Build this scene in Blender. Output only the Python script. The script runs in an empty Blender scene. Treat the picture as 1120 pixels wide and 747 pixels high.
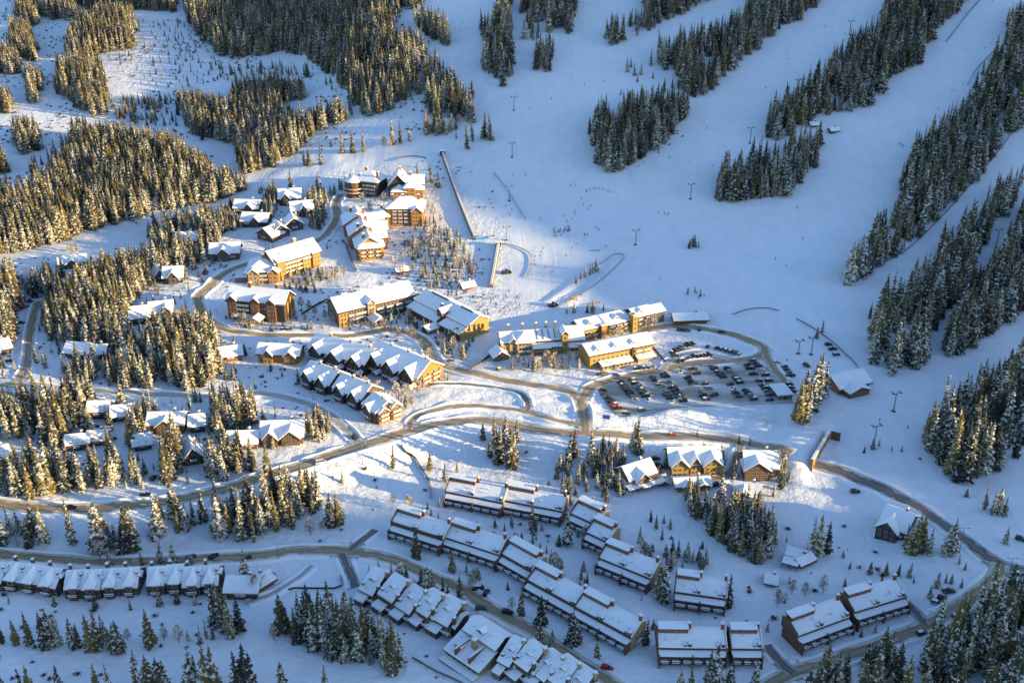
import bpy, bmesh, math, random
import numpy as np
from mathutils import Vector, Matrix

random.seed(7)
RNG = np.random.default_rng(11)
S = bpy.context.scene
C = S.collection
R = math.radians

# ------------------------------------------------------------------ camera, sky, sun, exposure
PITCH = R(25.5)
F_PX = 1150.0
CAM_Z = 273.0
cam_d = bpy.data.cameras.new("camera")
cam = bpy.data.objects.new("camera", cam_d)
C.objects.link(cam)
cam.location = (0, 0, CAM_Z)
cam.rotation_euler = (R(90) - PITCH, 0, 0)
cam_d.sensor_width = 36
cam_d.lens = 36 * F_PX / 1120
cam_d.clip_start = 1
cam_d.clip_end = 12000
S.camera = cam

SUN_AZ = math.atan2(-0.32, 0.95)      # direction to the sun, from +X
SUN_EL = R(10.5)
SUN_H = np.array([math.cos(SUN_AZ), math.sin(SUN_AZ)])
W = bpy.data.worlds.new("World")
S.world = W
W.use_nodes = True
nt = W.node_tree
sky = nt.nodes.new("ShaderNodeTexSky")
sky.sky_type = 'NISHITA'
sky.sun_disc = False
sky.sun_elevation = SUN_EL
sky.sun_rotation = R(90) - SUN_AZ
sky.altitude = 1200
sky.ozone_density = 2.5
sky.air_density = 1.0
sky.dust_density = 1.4
bg = nt.nodes["Background"]
bg.inputs["Strength"].default_value = 0.15
nt.links.new(sky.outputs[0], bg.inputs["Color"])
sun_d = bpy.data.lights.new("sun", 'SUN')
sun_d.energy = 4.8
sun_d.angle = R(0.6)
sun_d.color = (1.0, 0.75, 0.36)
sun = bpy.data.objects.new("sun", sun_d)
C.objects.link(sun)
to_sun = Vector((SUN_H[0] * math.cos(SUN_EL), SUN_H[1] * math.cos(SUN_EL), math.sin(SUN_EL)))
sun.rotation_euler = to_sun.to_track_quat('Z', 'Y').to_euler()
sun.location = (800, -300, 600)
S.view_settings.view_transform = 'Standard'
S.view_settings.look = 'None'
S.view_settings.gamma = 1
S.view_settings.use_curve_mapping = False
S.view_settings.exposure = 1.34
S.cycles.max_bounces = 5
S.cycles.diffuse_bounces = 3

# ------------------------------------------------------------------ noise and terrain height
def _hash(ix, iy, s):
    n = (ix.astype(np.int64) * 374761393 + iy.astype(np.int64) * 668265263 + s * 982451653) & 0x7fffffff
    n = ((n ^ (n >> 13)) * 1274126177) & 0x7fffffff
    return ((n ^ (n >> 16)) & 0xffff) / 65535.0

def vnoise(x, y, s=0):
    x = np.asarray(x, float); y = np.asarray(y, float)
    ix = np.floor(x); iy = np.floor(y)
    fx = x - ix; fy = y - iy
    fx = fx * fx * (3 - 2 * fx); fy = fy * fy * (3 - 2 * fy)
    a = _hash(ix, iy, s); b = _hash(ix + 1, iy, s); c = _hash(ix, iy + 1, s); d = _hash(ix + 1, iy + 1, s)
    return (a * (1 - fx) + b * fx) * (1 - fy) + (c * (1 - fx) + d * fx) * fy - 0.5

def sstep(a, b, x):
    t = np.clip((np.asarray(x, float) - a) / (b - a), 0, 1)
    return t * t * (3 - 2 * t)

def splus(t, w):
    return w * np.logaddexp(0, t / w)

# unseen mountain right of the frame, crest shaped to shade the slopes and foreground
SHADE_RIDGE_U = 900.0
SHADE_RIDGE_V = [-600, 0, 150, 294, 381, 425, 450, 472, 500, 553, 627, 750, 931, 1076, 1181, 1600, 2600]
SHADE_RIDGE_H = [232, 238, 243, 234, 197, 171, 143, 158, 177, 184, 198, 242, 330, 370, 374, 385, 400]

def h_base(x, y):
    x = np.asarray(x, float); y = np.asarray(y, float)
    left = 1 - sstep(-300, -60, x)
    h = (0.16 + 0.14 * (1 - left)) * splus(y + 0.35 * x - 740, 60)
    far = sstep(640, 820, y)
    h = h + far * left * (12 * vnoise(x / 150, y / 190, 3) + 6 * vnoise(x / 60, y / 75, 4))
    h = h + far * (1 - left) * 7 * vnoise(x / 240, y / 240, 5)
    h = h + sstep(1500, 2600, y) * 120
    u = x * SUN_H[0] + y * SUN_H[1]
    v = -x * SUN_H[1] + y * SUN_H[0]
    hr = np.interp(v, SHADE_RIDGE_V, SHADE_RIDGE_H) + 11 * vnoise(v / 46, 0 * v, 9) + 8 * vnoise(v / 17, 0 * v + 3, 10)
    prof = np.exp(-((u - SHADE_RIDGE_U) / 150.0) ** 2)
    prof = np.where(u > SHADE_RIDGE_U, np.maximum(prof, 0.55 + 0.45 * np.exp(-((u - SHADE_RIDGE_U) / 400.0) ** 2)), prof)
    # (the ridge shape is added on top of the hill only where the hill is lower)
    return np.maximum(h, hr * prof) * sstep(0.001, 0.03, prof) + h * (1 - sstep(0.001, 0.03, prof))

CP, SP = math.cos(PITCH), math.sin(PITCH)

def ray(px, py):
    a = (np.asarray(px, float) - 560) / F_PX
    b = -(np.asarray(py, float) - 373.5) / F_PX
    return a, CP + b * SP, -SP + b * CP

def unproject_f(px, py, hf, t0=220., t1=3600., n=900):
    a, dy, dz = ray(np.atleast_1d(px), np.atleast_1d(py))
    ts = np.geomspace(t0, t1, n)
    lo = np.full(a.shape, t0); hi = np.full(a.shape, t1); found = np.zeros(a.shape, bool)
    pt = t0
    for t in ts[1:]:
        below = (CAM_Z + dz * t) <= hf(a * t, dy * t)
        new = below & ~found
        lo[new] = pt; hi[new] = t; found |= new
        pt = t
        if found.all(): break
    for _ in range(18):
        m = (lo + hi) / 2
        below = (CAM_Z + dz * m) <= hf(a * m, dy * m)
        hi = np.where(below, m, hi); lo = np.where(below, lo, m)
    return np.stack([a * hi, dy * hi], -1)

def project(x, y, z):
    zz = np.asarray(z, float) - CAM_Z
    f = y * CP - zz * SP
    u = y * SP + zz * CP
    return 560 + F_PX * x / f, 373.5 - F_PX * u / f, F_PX / f

# roads traced on the ground: (centre line in reference pixels, width in metres)
ROADS = {
 'main_road': ([(-30,549),(0,552),(40,556),(76,557),(120,555),(158,552),(200,546),(229,539),(254,533),(280,524),(306,516),(331,509),(357,500),(382,492),(412,483),(443,473),(473,465),(509,460.5),(534,460.5),(560,465),(590,471),(620,474),(649,474),(687,477),(725,478),(776,479.5),(814,484),(840,489),(864,497)], 8.5),
 'village_road': ([(641,472),(639,458),(637,445),(630,433),(612,426),(590,422),(560,418),(534,412),(504,406),(481,398),(471,388),(467,378),(455,368),(430,361),(400,365),(375,368),(340,367),(301,367),(275,365),(250,362),(239,358),(226,349),(219,338),(216,327),(221,320),(229,314),(241,303),(257,294),(280,288),(305,281),(330,272),(352,261),(364,248),(369,236),(367,224),(373,213)], 7.5),
 'parking_loop_road': ([(637,437),(644,426),(662,418),(692,411),(723,405),(753,399),(789,395.5),(814,394),(829,391),(836,385),(832,378),(814,371),(800,366),(774,361),(736,357),(712,360),(698,364),(686,369)], 7.5),
 'curved_lane': ([(447,471),(449,462),(455,456),(463,452.5),(480,448),(496,445),(522,444),(555,447.5),(575,451),(601,458),(636,465)], 4.0),
 'upper_lane': ([(576,450),(578,443),(575,437),(567,430),(545,425),(519,421.5),(490,420),(470,421)], 3.5),
 'west_street': ([(42,330),(38,342),(36,350),(33,365),(31,385),(29,400),(22,412),(15,420),(-30,422)], 6.0),
 'chalet_street': ([(15,420),(60,424),(110,428),(165,432),(229,434),(277,431.5),(295,432),(326,439),(349,448),(364,457),(377,469),(391,484)], 6.0),
 'lower_road': ([(-30,604),(0,607),(50,611),(110,615),(180,614),(230,611),(280,608),(318,603),(350,602.5),(377,603),(417,609),(443,618),(468,629),(496,641),(514,651),(534,664),(557,677),(585,692),(611,710),(644,731),(667,746),(700,768)], 7.0),
 'service_lane': ([(382,602),(395,592),(411,580)], 4.0),
 'lower_lane': ([(374,606),(381,622),(389,642)], 4.5),
 'footpath': ([(270,660),(280,656),(295,651),(312,641),(328,631),(341,619)], 2.6),
 'hillside_road': ([(890,508),(905,512),(924,517.5),(954,530),(980,543),(1008,557),(1028,572),(1054,590),(1077,608),(1094,618),(1110,623),(1150,632)], 7.5),
 'corner_road': ([(1094,617),(1092,625),(1082,638),(1059,656),(1036,671),(1013,684),(982,697),(942,712),(904,725),(868,736),(845,748),(820,765)], 7.5),
 'townhouse_lane': ([(868,737),(856,727),(846,716),(838,706)], 5.0),
 'driveway': ([(1012,685),(1003,672),(990,659)], 4.0),
 'chalet_driveway': ([(812,485),(808,495),(804,506),(798,518),(786,524),(768,521)], 5.0),
 'inner_lane': ([(724,406),(730,397),(743,389),(761,386),(780,389),(800,393.5)], 5.0),
 'lot_edge_lane': ([(838,388),(843,398),(850,408),(858,418)], 5.5),
}
_pw = {k: unproject_f([p[0] for p in v[0]], [p[1] for p in v[0]], h_base) for k, v in ROADS.items()}
_mr = _pw['main_road']; _mo = np.argsort(_mr[:, 0])
MRX, MRY = _mr[_mo, 0], _mr[_mo, 1]

def seg_dist(x, y, pts):
    d = np.full(np.shape(x), 1e9)
    for (ax, ay), (bx, by) in zip(pts[:-1], pts[1:]):
        vx, vy = bx - ax, by - ay
        t = np.clip(((x - ax) * vx + (y - ay) * vy) / (vx * vx + vy * vy + 1e-9), 0, 1)
        d = np.minimum(d, np.hypot(x - ax - t * vx, y - ay - t * vy))
    return d

_bank = unproject_f([646, 680, 715, 750, 790, 832], [459, 463, 459, 454, 453, 466], h_base)
_bank2 = unproject_f([478, 520, 560, 600, 628], [432, 434, 438, 444, 452], h_base)
_pipeA = unproject_f([600, 622, 652], [331, 316, 292], h_base)
_pipeB = unproject_f([620, 645, 676], [333, 318, 286], h_base)
PORT0, PORT1, PORT2 = unproject_f([889, 906, 915], [508, 479, 489], h_base)
_pd = (PORT1 - PORT0) / np.linalg.norm(PORT1 - PORT0)
_pn = np.array([-_pd[1], _pd[0]])
_pl = np.linalg.norm(PORT1 - PORT0)
FOREST_ROUGH = None

def h_exact(x, y):
    h = h_base(x, y)
    yr = np.interp(x, MRX, MRY)
    inr = sstep(-420, -330, x) * (1 - sstep(150, 185, x))
    h = h - 5.0 * (1 - sstep(yr - 27, yr - 7, y)) * inr
    near = (y < 900)
    d = seg_dist(x, y, _bank)
    rough = vnoise(x / 5, y / 5, 21) + 0.7 * vnoise(x / 2.6, y / 2.6, 22)
    h = h + 2.6 * np.exp(-(d / 6.0) ** 2) * (1 + 0.9 * rough)
    d = seg_dist(x, y, _bank2)
    h = h + 1.2 * np.exp(-(d / 11.0) ** 2) * (1 + 1.2 * rough)
    h = h + 1.6 * np.exp(-(seg_dist(x, y, _pipeA) / 3.5) ** 2) + 1.4 * np.exp(-(seg_dist(x, y, _pipeB) / 3.0) ** 2)
    # the ski run's overpass at the tunnel mouth
    sx = (x - PORT0[0]) * _pd[0] + (y - PORT0[1]) * _pd[1]
    tx = (x - PORT0[0]) * _pn[0] + (y - PORT0[1]) * _pn[1]
    h = h + 4.2 * sstep(-14, 2, sx) * (1 - sstep(_pl - 2, _pl + 40, sx)) * sstep(0.5, 3.5, tx) * (1 - sstep(14, 30, tx))
    # small unevenness off the groomed runs
    soft = (1 - sstep(540, 640, y) * sstep(-90, -10, x + 0.05 * y)) * near
    h = h + soft * (1.5 * vnoise(x / 22, y / 22, 31) + 0.9 * vnoise(x / 9, y / 9, 32))
    h = h + 0.35 * vnoise(x / 14, y / 14, 33)
    return h

GX = np.concatenate([np.linspace(-3200, -760, 42)[:-1], np.arange(-760, 640, 3.5), np.linspace(640, 3200, 70)])
GY = np.concatenate([np.linspace(-900, 230, 24)[:-1], np.arange(230, 700, 3.0), np.arange(700, 1500, 5.0), np.linspace(1500, 4200, 60)])
_gx, _gy = np.meshgrid(GX, GY)
GZ = h_exact(_gx, _gy)

def H(x, y):
    x = np.asarray(x, float); y = np.asarray(y, float)
    i = np.clip(np.searchsorted(GX, x) - 1, 0, len(GX) - 2)
    j = np.clip(np.searchsorted(GY, y) - 1, 0, len(GY) - 2)
    fx = np.clip((x - GX[i]) / (GX[i + 1] - GX[i]), 0, 1)
    fy = np.clip((y - GY[j]) / (GY[j + 1] - GY[j]), 0, 1)
    return (GZ[j, i] * (1 - fx) + GZ[j, i + 1] * fx) * (1 - fy) + (GZ[j + 1, i] * (1 - fx) + GZ[j + 1, i + 1] * fx) * fy

def ground(pts):
    """reference pixels -> ground points (x, y, z)"""
    pts = np.asarray(pts, float).reshape(-1, 2)
    w = unproject_f(pts[:, 0], pts[:, 1], H)
    return np.concatenate([w, H(w[:, 0], w[:, 1])[:, None]], 1)

# ------------------------------------------------------------------ materials
MATS = {}
def new_mat(name):
    m = bpy.data.materials.new(name); m.use_nodes = True
    n = m.node_tree.nodes; l = m.node_tree.links
    return m, n, l, n["Principled BSDF"]

def pmat(name, col, rough=0.7, var=0.25, scale=0.6, metal=0.0, bump=0.0, stripes=None):
    if name in MATS: return MATS[name]
    m, n, l, b = new_mat(name)
    b.inputs["Roughness"].default_value = rough
    b.inputs["Metallic"].default_value = metal
    tc = n.new("ShaderNodeTexCoord")
    nz = n.new("ShaderNodeTexNoise"); nz.inputs["Scale"].default_value = scale; nz.inputs["Detail"].default_value = 4
    l.new(tc.outputs["Object"], nz.inputs["Vector"])
    mx = n.new("ShaderNodeMix"); mx.data_type = 'RGBA'
    mx.inputs[6].default_value = (*[c * (1 - var) for c in col], 1)
    mx.inputs[7].default_value = (*[min(1, c * (1 + var)) for c in col], 1)
    l.new(nz.outputs["Fac"], mx.inputs[0])
    out = mx.outputs[2]
    if stripes:
        wv = n.new("ShaderNodeTexWave"); wv.bands_direction = stripes; wv.inputs["Scale"].default_value = 1.6
        wv.inputs["Distortion"].default_value = 0.3
        l.new(tc.outputs["Object"], wv.inputs["Vector"])
        m2 = n.new("ShaderNodeMix"); m2.data_type = 'RGBA'; m2.blend_type = 'MULTIPLY'
        rp = n.new("ShaderNodeMapRange"); rp.inputs[3].default_value = 0.72; rp.inputs[4].default_value = 1.1
        l.new(wv.outputs["Fac"], rp.inputs[0]); m2.inputs[0].default_value = 1
        l.new(out, m2.inputs[6]); l.new(rp.outputs[0], m2.inputs[7]); out = m2.outputs[2]
    l.new(out, b.inputs["Base Color"])
    if bump:
        bp = n.new("ShaderNodeBump"); bp.inputs["Strength"].default_value = bump; bp.inputs["Distance"].default_value = 0.2
        l.new(nz.outputs["Fac"], bp.inputs["Height"]); l.new(bp.outputs[0], b.inputs["Normal"])
    MATS[name] = m
    return m

def ground_snow():
    m, n, l, b = new_mat("ground_snow")
    b.inputs["Roughness"].default_value = 0.6
    geo = n.new("ShaderNodeNewGeometry")
    at = n.new("ShaderNodeAttribute"); at.attribute_name = "rough"
    n1 = n.new("ShaderNodeTexNoise"); n1.inputs["Scale"].default_value = 0.035; n1.inputs["Detail"].default_value = 6
    l.new(geo.outputs["Position"], n1.inputs["Vector"])
    mx = n.new("ShaderNodeMix"); mx.data_type = 'RGBA'
    mx.inputs[6].default_value = (0.66, 0.69, 0.75, 1); mx.inputs[7].default_value = (0.86, 0.87, 0.89, 1)
    
    # rough, wind-blown and trodden snow
    n2 = n.new("ShaderNodeTexNoise"); n2.inputs["Scale"].default_value = 0.22; n2.inputs["Detail"].default_value = 7; n2.inputs["Roughness"].default_value = 0.62
    l.new(geo.outputs["Position"], n2.inputs["Vector"])
    # ski tracks and groomer passes running down the fall line
    mp = n.new("ShaderNodeMapping"); mp.inputs["Rotation"].default_value = (0, 0, R(-24)); mp.inputs["Scale"].default_value = (0.22, 0.02, 0.02)
    l.new(geo.outputs["Position"], mp.inputs["Vector"])
    n3 = n.new("ShaderNodeTexNoise"); n3.inputs["Scale"].default_value = 1.0; n3.inputs["Detail"].default_value = 5; n3.inputs["Distortion"].default_value = 0.6
    l.new(mp.outputs[0], n3.inputs["Vector"])
    # groomed passes and scraped patches differ a little in packing
    n4 = n.new("ShaderNodeTexNoise"); n4.inputs["Scale"].default_value = 0.09; n4.inputs["Detail"].default_value = 6; n4.inputs["Roughness"].default_value = 0.7
    l.new(geo.outputs["Position"], n4.inputs["Vector"])
    w1 = n.new("ShaderNodeMath"); w1.operation = 'MULTIPLY_ADD'; w1.inputs[1].default_value = 0.75; w1.inputs[2].default_value = -0.42
    l.new(n3.outputs["Fac"], w1.inputs[0])
    w2 = n.new("ShaderNodeMath"); w2.operation = 'MULTIPLY_ADD'; w2.inputs[1].default_value = 1.7; l.new(n4.outputs["Fac"], w2.inputs[0]); l.new(w1.outputs[0], w2.inputs[2])
    w3 = n.new("ShaderNodeMath"); w3.operation = 'MULTIPLY'; w3.use_clamp = True; w3.inputs[1].default_value = 0.7; l.new(w2.outputs[0], w3.inputs[0])
    l.new(w3.outputs[0], mx.inputs[0]); l.new(mx.outputs[2], b.inputs["Base Color"])
    b1 = n.new("ShaderNodeBump"); b1.inputs["Distance"].default_value = 1.5
    ms = n.new("ShaderNodeMath"); ms.operation = 'MULTIPLY_ADD'; ms.inputs[1].default_value = 0.75; ms.inputs[2].default_value = 0.06
    l.new(at.outputs["Fac"], ms.inputs[0]); l.new(ms.outputs[0], b1.inputs["Strength"]); l.new(n2.outputs["Fac"], b1.inputs["Height"])
    b2 = n.new("ShaderNodeBump"); b2.inputs["Distance"].default_value = 0.8; b2.inputs["Strength"].default_value = 0.3
    l.new(n3.outputs["Fac"], b2.inputs["Height"]); l.new(b1.outputs[0], b2.inputs["Normal"])
    l.new(b2.outputs[0], b.inputs["Normal"])
    return m
MATS['ground_snow'] = ground_snow()
snow = pmat('snow', (0.82, 0.83, 0.86), 0.6, 0.07, 0.5, bump=0.7)
packed = pmat('packed_snow', (0.60, 0.60, 0.62), 0.7, 0.14, 0.12, bump=0.1)

def road_mat(name, mid, edge, k=1.0):
    m, n, l, b = new_mat(name)
    b.inputs["Roughness"].default_value = 0.75
    uv = n.new("ShaderNodeUVMap"); uv.uv_map = "UVMap"
    sx = n.new("ShaderNodeSeparateXYZ"); l.new(uv.outputs[0], sx.inputs[0])
    geo = n.new("ShaderNodeNewGeometry")
    nz = n.new("ShaderNodeTexNoise"); nz.inputs["Scale"].default_value = 0.25; nz.inputs["Detail"].default_value = 5
    l.new(geo.outputs["Position"], nz.inputs["Vector"])
    mp = n.new("ShaderNodeMapping"); mp.inputs["Scale"].default_value = (7.0, 0.04, 1); l.new(uv.outputs[0], mp.inputs["Vector"])
    nw = n.new("ShaderNodeTexNoise"); nw.inputs["Scale"].default_value = 1.0; nw.inputs["Detail"].default_value = 4
    l.new(mp.outputs[0], nw.inputs["Vector"])
    rp = n.new("ShaderNodeValToRGB")
    e = rp.color_ramp.elements
    e[0].position = 0.0; e[0].color = (*edge, 1); e[1].position = 1.0; e[1].color = (*edge, 1)
    for p, c in ((0.13, edge), (0.27, mid), (0.42, [a * 0.8 + c2 * 0.2 for a, c2 in zip(mid, edge)]), (0.58, [a * 0.8 + c2 * 0.2 for a, c2 in zip(mid, edge)]), (0.73, mid), (0.87, edge)):
        q = e.new(p); q.color = (*c, 1)
    ad = n.new("ShaderNodeMath"); ad.operation = 'MULTIPLY_ADD'; ad.inputs[1].default_value = 0.6; ad.inputs[2].default_value = -0.30
    l.new(nz.outputs["Fac"], ad.inputs[0])
    a2 = n.new("ShaderNodeMath"); a2.operation = 'ADD'; l.new(sx.outputs[0], a2.inputs[0]); l.new(ad.outputs[0], a2.inputs[1])
    l.new(a2.outputs[0], rp.inputs[0])
    mr = n.new("ShaderNodeMapRange"); mr.inputs[1].default_value = 0.3; mr.inputs[2].default_value = 0.7; mr.inputs[3].default_value = 0.6; mr.inputs[4].default_value = 1.3
    l.new(nw.outputs["Fac"], mr.inputs[0])
    m2 = n.new("ShaderNodeMix"); m2.data_type = 'RGBA'; m2.blend_type = 'MULTIPLY'; m2.inputs[0].default_value = 1
    l.new(rp.outputs[0], m2.inputs[6]); l.new(mr.outputs[0], m2.inputs[7]); l.new(m2.outputs[2], b.inputs["Base Color"])
    MATS[name] = m
    return m
road_sand = road_mat('sanded_road', (0.29, 0.205, 0.115), (0.60, 0.55, 0.47))
road_snowy = road_mat('snowy_road', (0.42, 0.39, 0.35), (0.64, 0.63, 0.62))
road_wet = road_mat('wet_road', (0.12, 0.105, 0.095), (0.42, 0.40, 0.38))

wood_dark = pmat('dark_wood', (0.05, 0.035, 0.03), 0.75, 0.35, 0.8, stripes='Z')
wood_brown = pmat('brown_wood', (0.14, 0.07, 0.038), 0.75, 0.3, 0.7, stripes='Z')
wood_red = pmat('russet_wood', (0.26, 0.085, 0.035), 0.75, 0.3, 0.7, stripes='Z')
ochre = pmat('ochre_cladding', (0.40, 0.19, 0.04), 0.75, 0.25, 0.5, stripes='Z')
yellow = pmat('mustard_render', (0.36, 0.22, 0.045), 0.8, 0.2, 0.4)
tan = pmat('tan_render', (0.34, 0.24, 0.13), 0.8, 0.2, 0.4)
grey_wood = pmat('grey_wood', (0.16, 0.14, 0.125), 0.8, 0.3, 0.7, stripes='Z')
stone = pmat('stone', (0.22, 0.17, 0.13), 0.85, 0.4, 1.6, bump=0.3)
fascia = pmat('fascia', (0.10, 0.05, 0.028), 0.6, 0.2, 1)
glass = pmat('window_glass', (0.035, 0.04, 0.05), 0.12, 0.3, 0.3)
wframe = pmat('window_frame', (0.40, 0.34, 0.27), 0.6, 0.1, 1)
steel = pmat('galvanised_steel', (0.22, 0.24, 0.25), 0.45, 0.15, 1, metal=0.4)
steel_dark = pmat('dark_steel', (0.06, 0.065, 0.07), 0.5, 0.2, 1, metal=0.3)
rubber = pmat('tyre_rubber', (0.02, 0.02, 0.02), 0.85, 0.2, 1)
bark = pmat('bark', (0.07, 0.05, 0.038), 0.9, 0.3, 2)
net = pmat('fence_net', (0.10, 0.10, 0.12), 0.8, 0.2, 1)
tunnel = pmat('concrete_and_tunnel_shade', (0.10, 0.10, 0.10), 0.9, 0.3, 0.5)  # concrete grey, used as well for the shade inside the tunnel mouth

def needle_mat(name, dark, light, frost, amount):
    m, n, l, b = new_mat(name)
    b.inputs["Roughness"].default_value = 0.75
    tc = n.new("ShaderNodeTexCoord"); oi = n.new("ShaderNodeObjectInfo"); geo = n.new("ShaderNodeNewGeometry")
    ad = n.new("ShaderNodeVectorMath"); ad.operation = 'ADD'
    sc = n.new("ShaderNodeMath"); sc.operation = 'MULTIPLY'; sc.inputs[1].default_value = 57.0
    l.new(oi.outputs["Random"], sc.inputs[0]); l.new(tc.outputs["Object"], ad.inputs[0]); l.new(sc.outputs[0], ad.inputs[1])
    nz = n.new("ShaderNodeTexNoise"); nz.inputs["Scale"].default_value = 0.8; nz.inputs["Detail"].default_value = 4; nz.inputs["Roughness"].default_value = 0.7
    l.new(ad.outputs[0], nz.inputs["Vector"])
    sx = n.new("ShaderNodeSeparateXYZ"); l.new(geo.outputs["Normal"], sx.inputs[0])
    ab = n.new("ShaderNodeMath"); ab.operation = 'ABSOLUTE'; l.new(sx.outputs[2], ab.inputs[0])
    up = n.new("ShaderNodeMath"); up.operation = 'MULTIPLY_ADD'; up.inputs[1].default_value = 0.30; l.new(ab.outputs[0], up.inputs[0]); l.new(nz.outputs["Fac"], up.inputs[2])
    # snow load differs from tree to tree
    ld = n.new("ShaderNodeMath"); ld.operation = 'MULTIPLY_ADD'; ld.inputs[1].default_value = 0.11; ld.inputs[2].default_value = -0.055
    fr = n.new("ShaderNodeMath"); fr.operation = 'FRACT'; m7 = n.new("ShaderNodeMath"); m7.operation = 'MULTIPLY'; m7.inputs[1].default_value = 7.31
    l.new(oi.outputs["Random"], m7.inputs[0]); l.new(m7.outputs[0], fr.inputs[0]); l.new(fr.outputs[0], ld.inputs[0])
    u2 = n.new("ShaderNodeMath"); u2.operation = 'ADD'; l.new(up.outputs[0], u2.inputs[0]); l.new(ld.outputs[0], u2.inputs[1])
    mr = n.new("ShaderNodeMapRange"); mr.inputs[1].default_value = 0.80 - amount; mr.inputs[2].default_value = 0.87 - amount
    l.new(u2.outputs[0], mr.inputs[0])
    g2 = n.new("ShaderNodeMix"); g2.data_type = 'RGBA'
    g2.inputs[6].default_value = (*dark, 1); g2.inputs[7].default_value = (*light, 1)
    l.new(oi.outputs["Random"], g2.inputs[0])
    mx = n.new("ShaderNodeMix"); mx.data_type = 'RGBA'
    l.new(mr.outputs[0], mx.inputs[0]); l.new(g2.outputs[2], mx.inputs[6]); mx.inputs[7].default_value = (*frost, 1)
    l.new(mx.outputs[2], b.inputs["Base Color"])
    MATS[name] = m
    return m
needles = needle_mat('snowy_needles', (0.022, 0.021, 0.010), (0.155, 0.112, 0.016), (0.72, 0.69, 0.62), 0.052)
needles_dark = needle_mat('dark_needles', (0.012, 0.014, 0.010), (0.075, 0.056, 0.013), (0.70, 0.68, 0.62), 0.03)
twigs = needle_mat('frosty_twigs', (0.12, 0.08, 0.045), (0.22, 0.14, 0.065), (0.66, 0.61, 0.54), 0.19)
scrub = needle_mat('scrub_twigs', (0.05, 0.04, 0.03), (0.12, 0.09, 0.06), (0.55, 0.55, 0.56), 0.08)

# ------------------------------------------------------------------ mesh helpers
class MB:
    def __init__(self): self.v = []; self.f = []; self.m = []
    def add(self, vs, fs, mat=0):
        o = len(self.v); self.v += [tuple(map(float, p)) for p in vs]
        for q in fs: self.f.append([i + o for i in q]); self.m.append(mat)
        return self
    def box(self, x0, x1, y0, y1, z0, z1, mat=0):
        return self.add([(x0,y0,z0),(x1,y0,z0),(x1,y1,z0),(x0,y1,z0),(x0,y0,z1),(x1,y0,z1),(x1,y1,z1),(x0,y1,z1)],
                        [(3,2,1,0),(4,5,6,7),(0,1,5,4),(1,2,6,5),(2,3,7,6),(3,0,4,7)], mat)
    def prism(self, prof, axis, a0, a1, mat=0):
        n = len(prof)
        P = (lambda a, p: (a, p[0], p[1])) if axis == 'x' else (lambda a, p: (p[0], a, p[1]))
        vs = [P(a0, p) for p in prof] + [P(a1, p) for p in prof]
        fs = [[i, (i+1) % n, n + (i+1) % n, n + i] for i in range(n)] + [list(range(n))[::-1], list(range(n, 2*n))]
        return self.add(vs, fs, mat)
    def tube(self, p, q, r0, r1=None, n=6, mat=0):
        r1 = r0 if r1 is None else r1
        p = Vector(p); q = Vector(q); d = (q - p).normalized()
        u = d.orthogonal().normalized(); w = d.cross(u)
        vs = []
        for c, r in ((p, r0), (q, r1)):
            for k in range(n):
                a = 2 * math.pi * k / n; vs.append(c + (u * math.cos(a) + w * math.sin(a)) * r)
        return self.add(vs, [[k, (k+1) % n, n + (k+1) % n, n + k] for k in range(n)] + [list(range(n))[::-1], list(range(n, 2*n))], mat)
    def lathe(self, prof, n=8, mat=0, c=(0, 0)):
        vs = [(c[0] + r * math.cos(2*math.pi*k/n), c[1] + r * math.sin(2*math.pi*k/n), z) for r, z in prof for k in range(n)]
        fs = [[i*n + k, i*n + (k+1) % n, (i+1)*n + (k+1) % n, (i+1)*n + k] for i in range(len(prof)-1) for k in range(n)]
        return self.add(vs, fs, mat)
    def mesh(self, name, mats, smooth=False):
        me = bpy.data.meshes.new(name)
        me.from_pydata(self.v, [], self.f)
        for m in mats: me.materials.append(m)
        if len(mats) > 1: me.polygons.foreach_set('material_index', self.m)
        if smooth: me.polygons.foreach_set('use_smooth', [True] * len(self.f))
        me.update()
        return me
    def build(self, name, mats, parent=None, loc=None, smooth=False):
        if not isinstance(mats, (list, tuple)): mats = [mats]
        return link(name, self.mesh(name, mats, smooth), parent, loc)

def link(name, me, parent=None, loc=None, rz=0.0):
    o = bpy.data.objects.new(name, me); C.objects.link(o)
    if parent is not None: o.parent = parent
    if loc is not None: o.location = loc
    if rz: o.rotation_euler[2] = rz
    return o

def tag(o, label=None, cat=None, group=None, kind=None):
    if label:
        o['label'] = label
        if len(label.split()) > 16: print('LONG', len(label.split()), label)
    if cat: o['category'] = cat
    if group: o['group'] = group
    if kind: o['kind'] = kind
    return o

def thing(name, label, cat, loc=(0, 0, 0), rz=0.0, group=None):
    o = link(name, None, None, loc, rz)
    o.empty_display_size = 1
    return tag(o, label, cat, group)

def copy_tree(o, parent=None):
    c = o.copy(); C.objects.link(c)
    if parent is not None: c.parent = parent
    for ch in list(o.children): copy_tree(ch, c)
    return c

# ------------------------------------------------------------------ terrain sheet
def poly_in(px, py, poly):
    px = np.asarray(px); py = np.asarray(py); r = np.zeros(px.shape, bool)
    n = len(poly); j = n - 1
    for i in range(n):
        xi, yi = poly[i]; xj, yj = poly[j]
        c = ((yi > py) != (yj > py)) & (px < (xj - xi) * (py - yi) / ((yj - yi) if yj != yi else 1e-9) + xi)
        r ^= c; j = i
    return r

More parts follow.
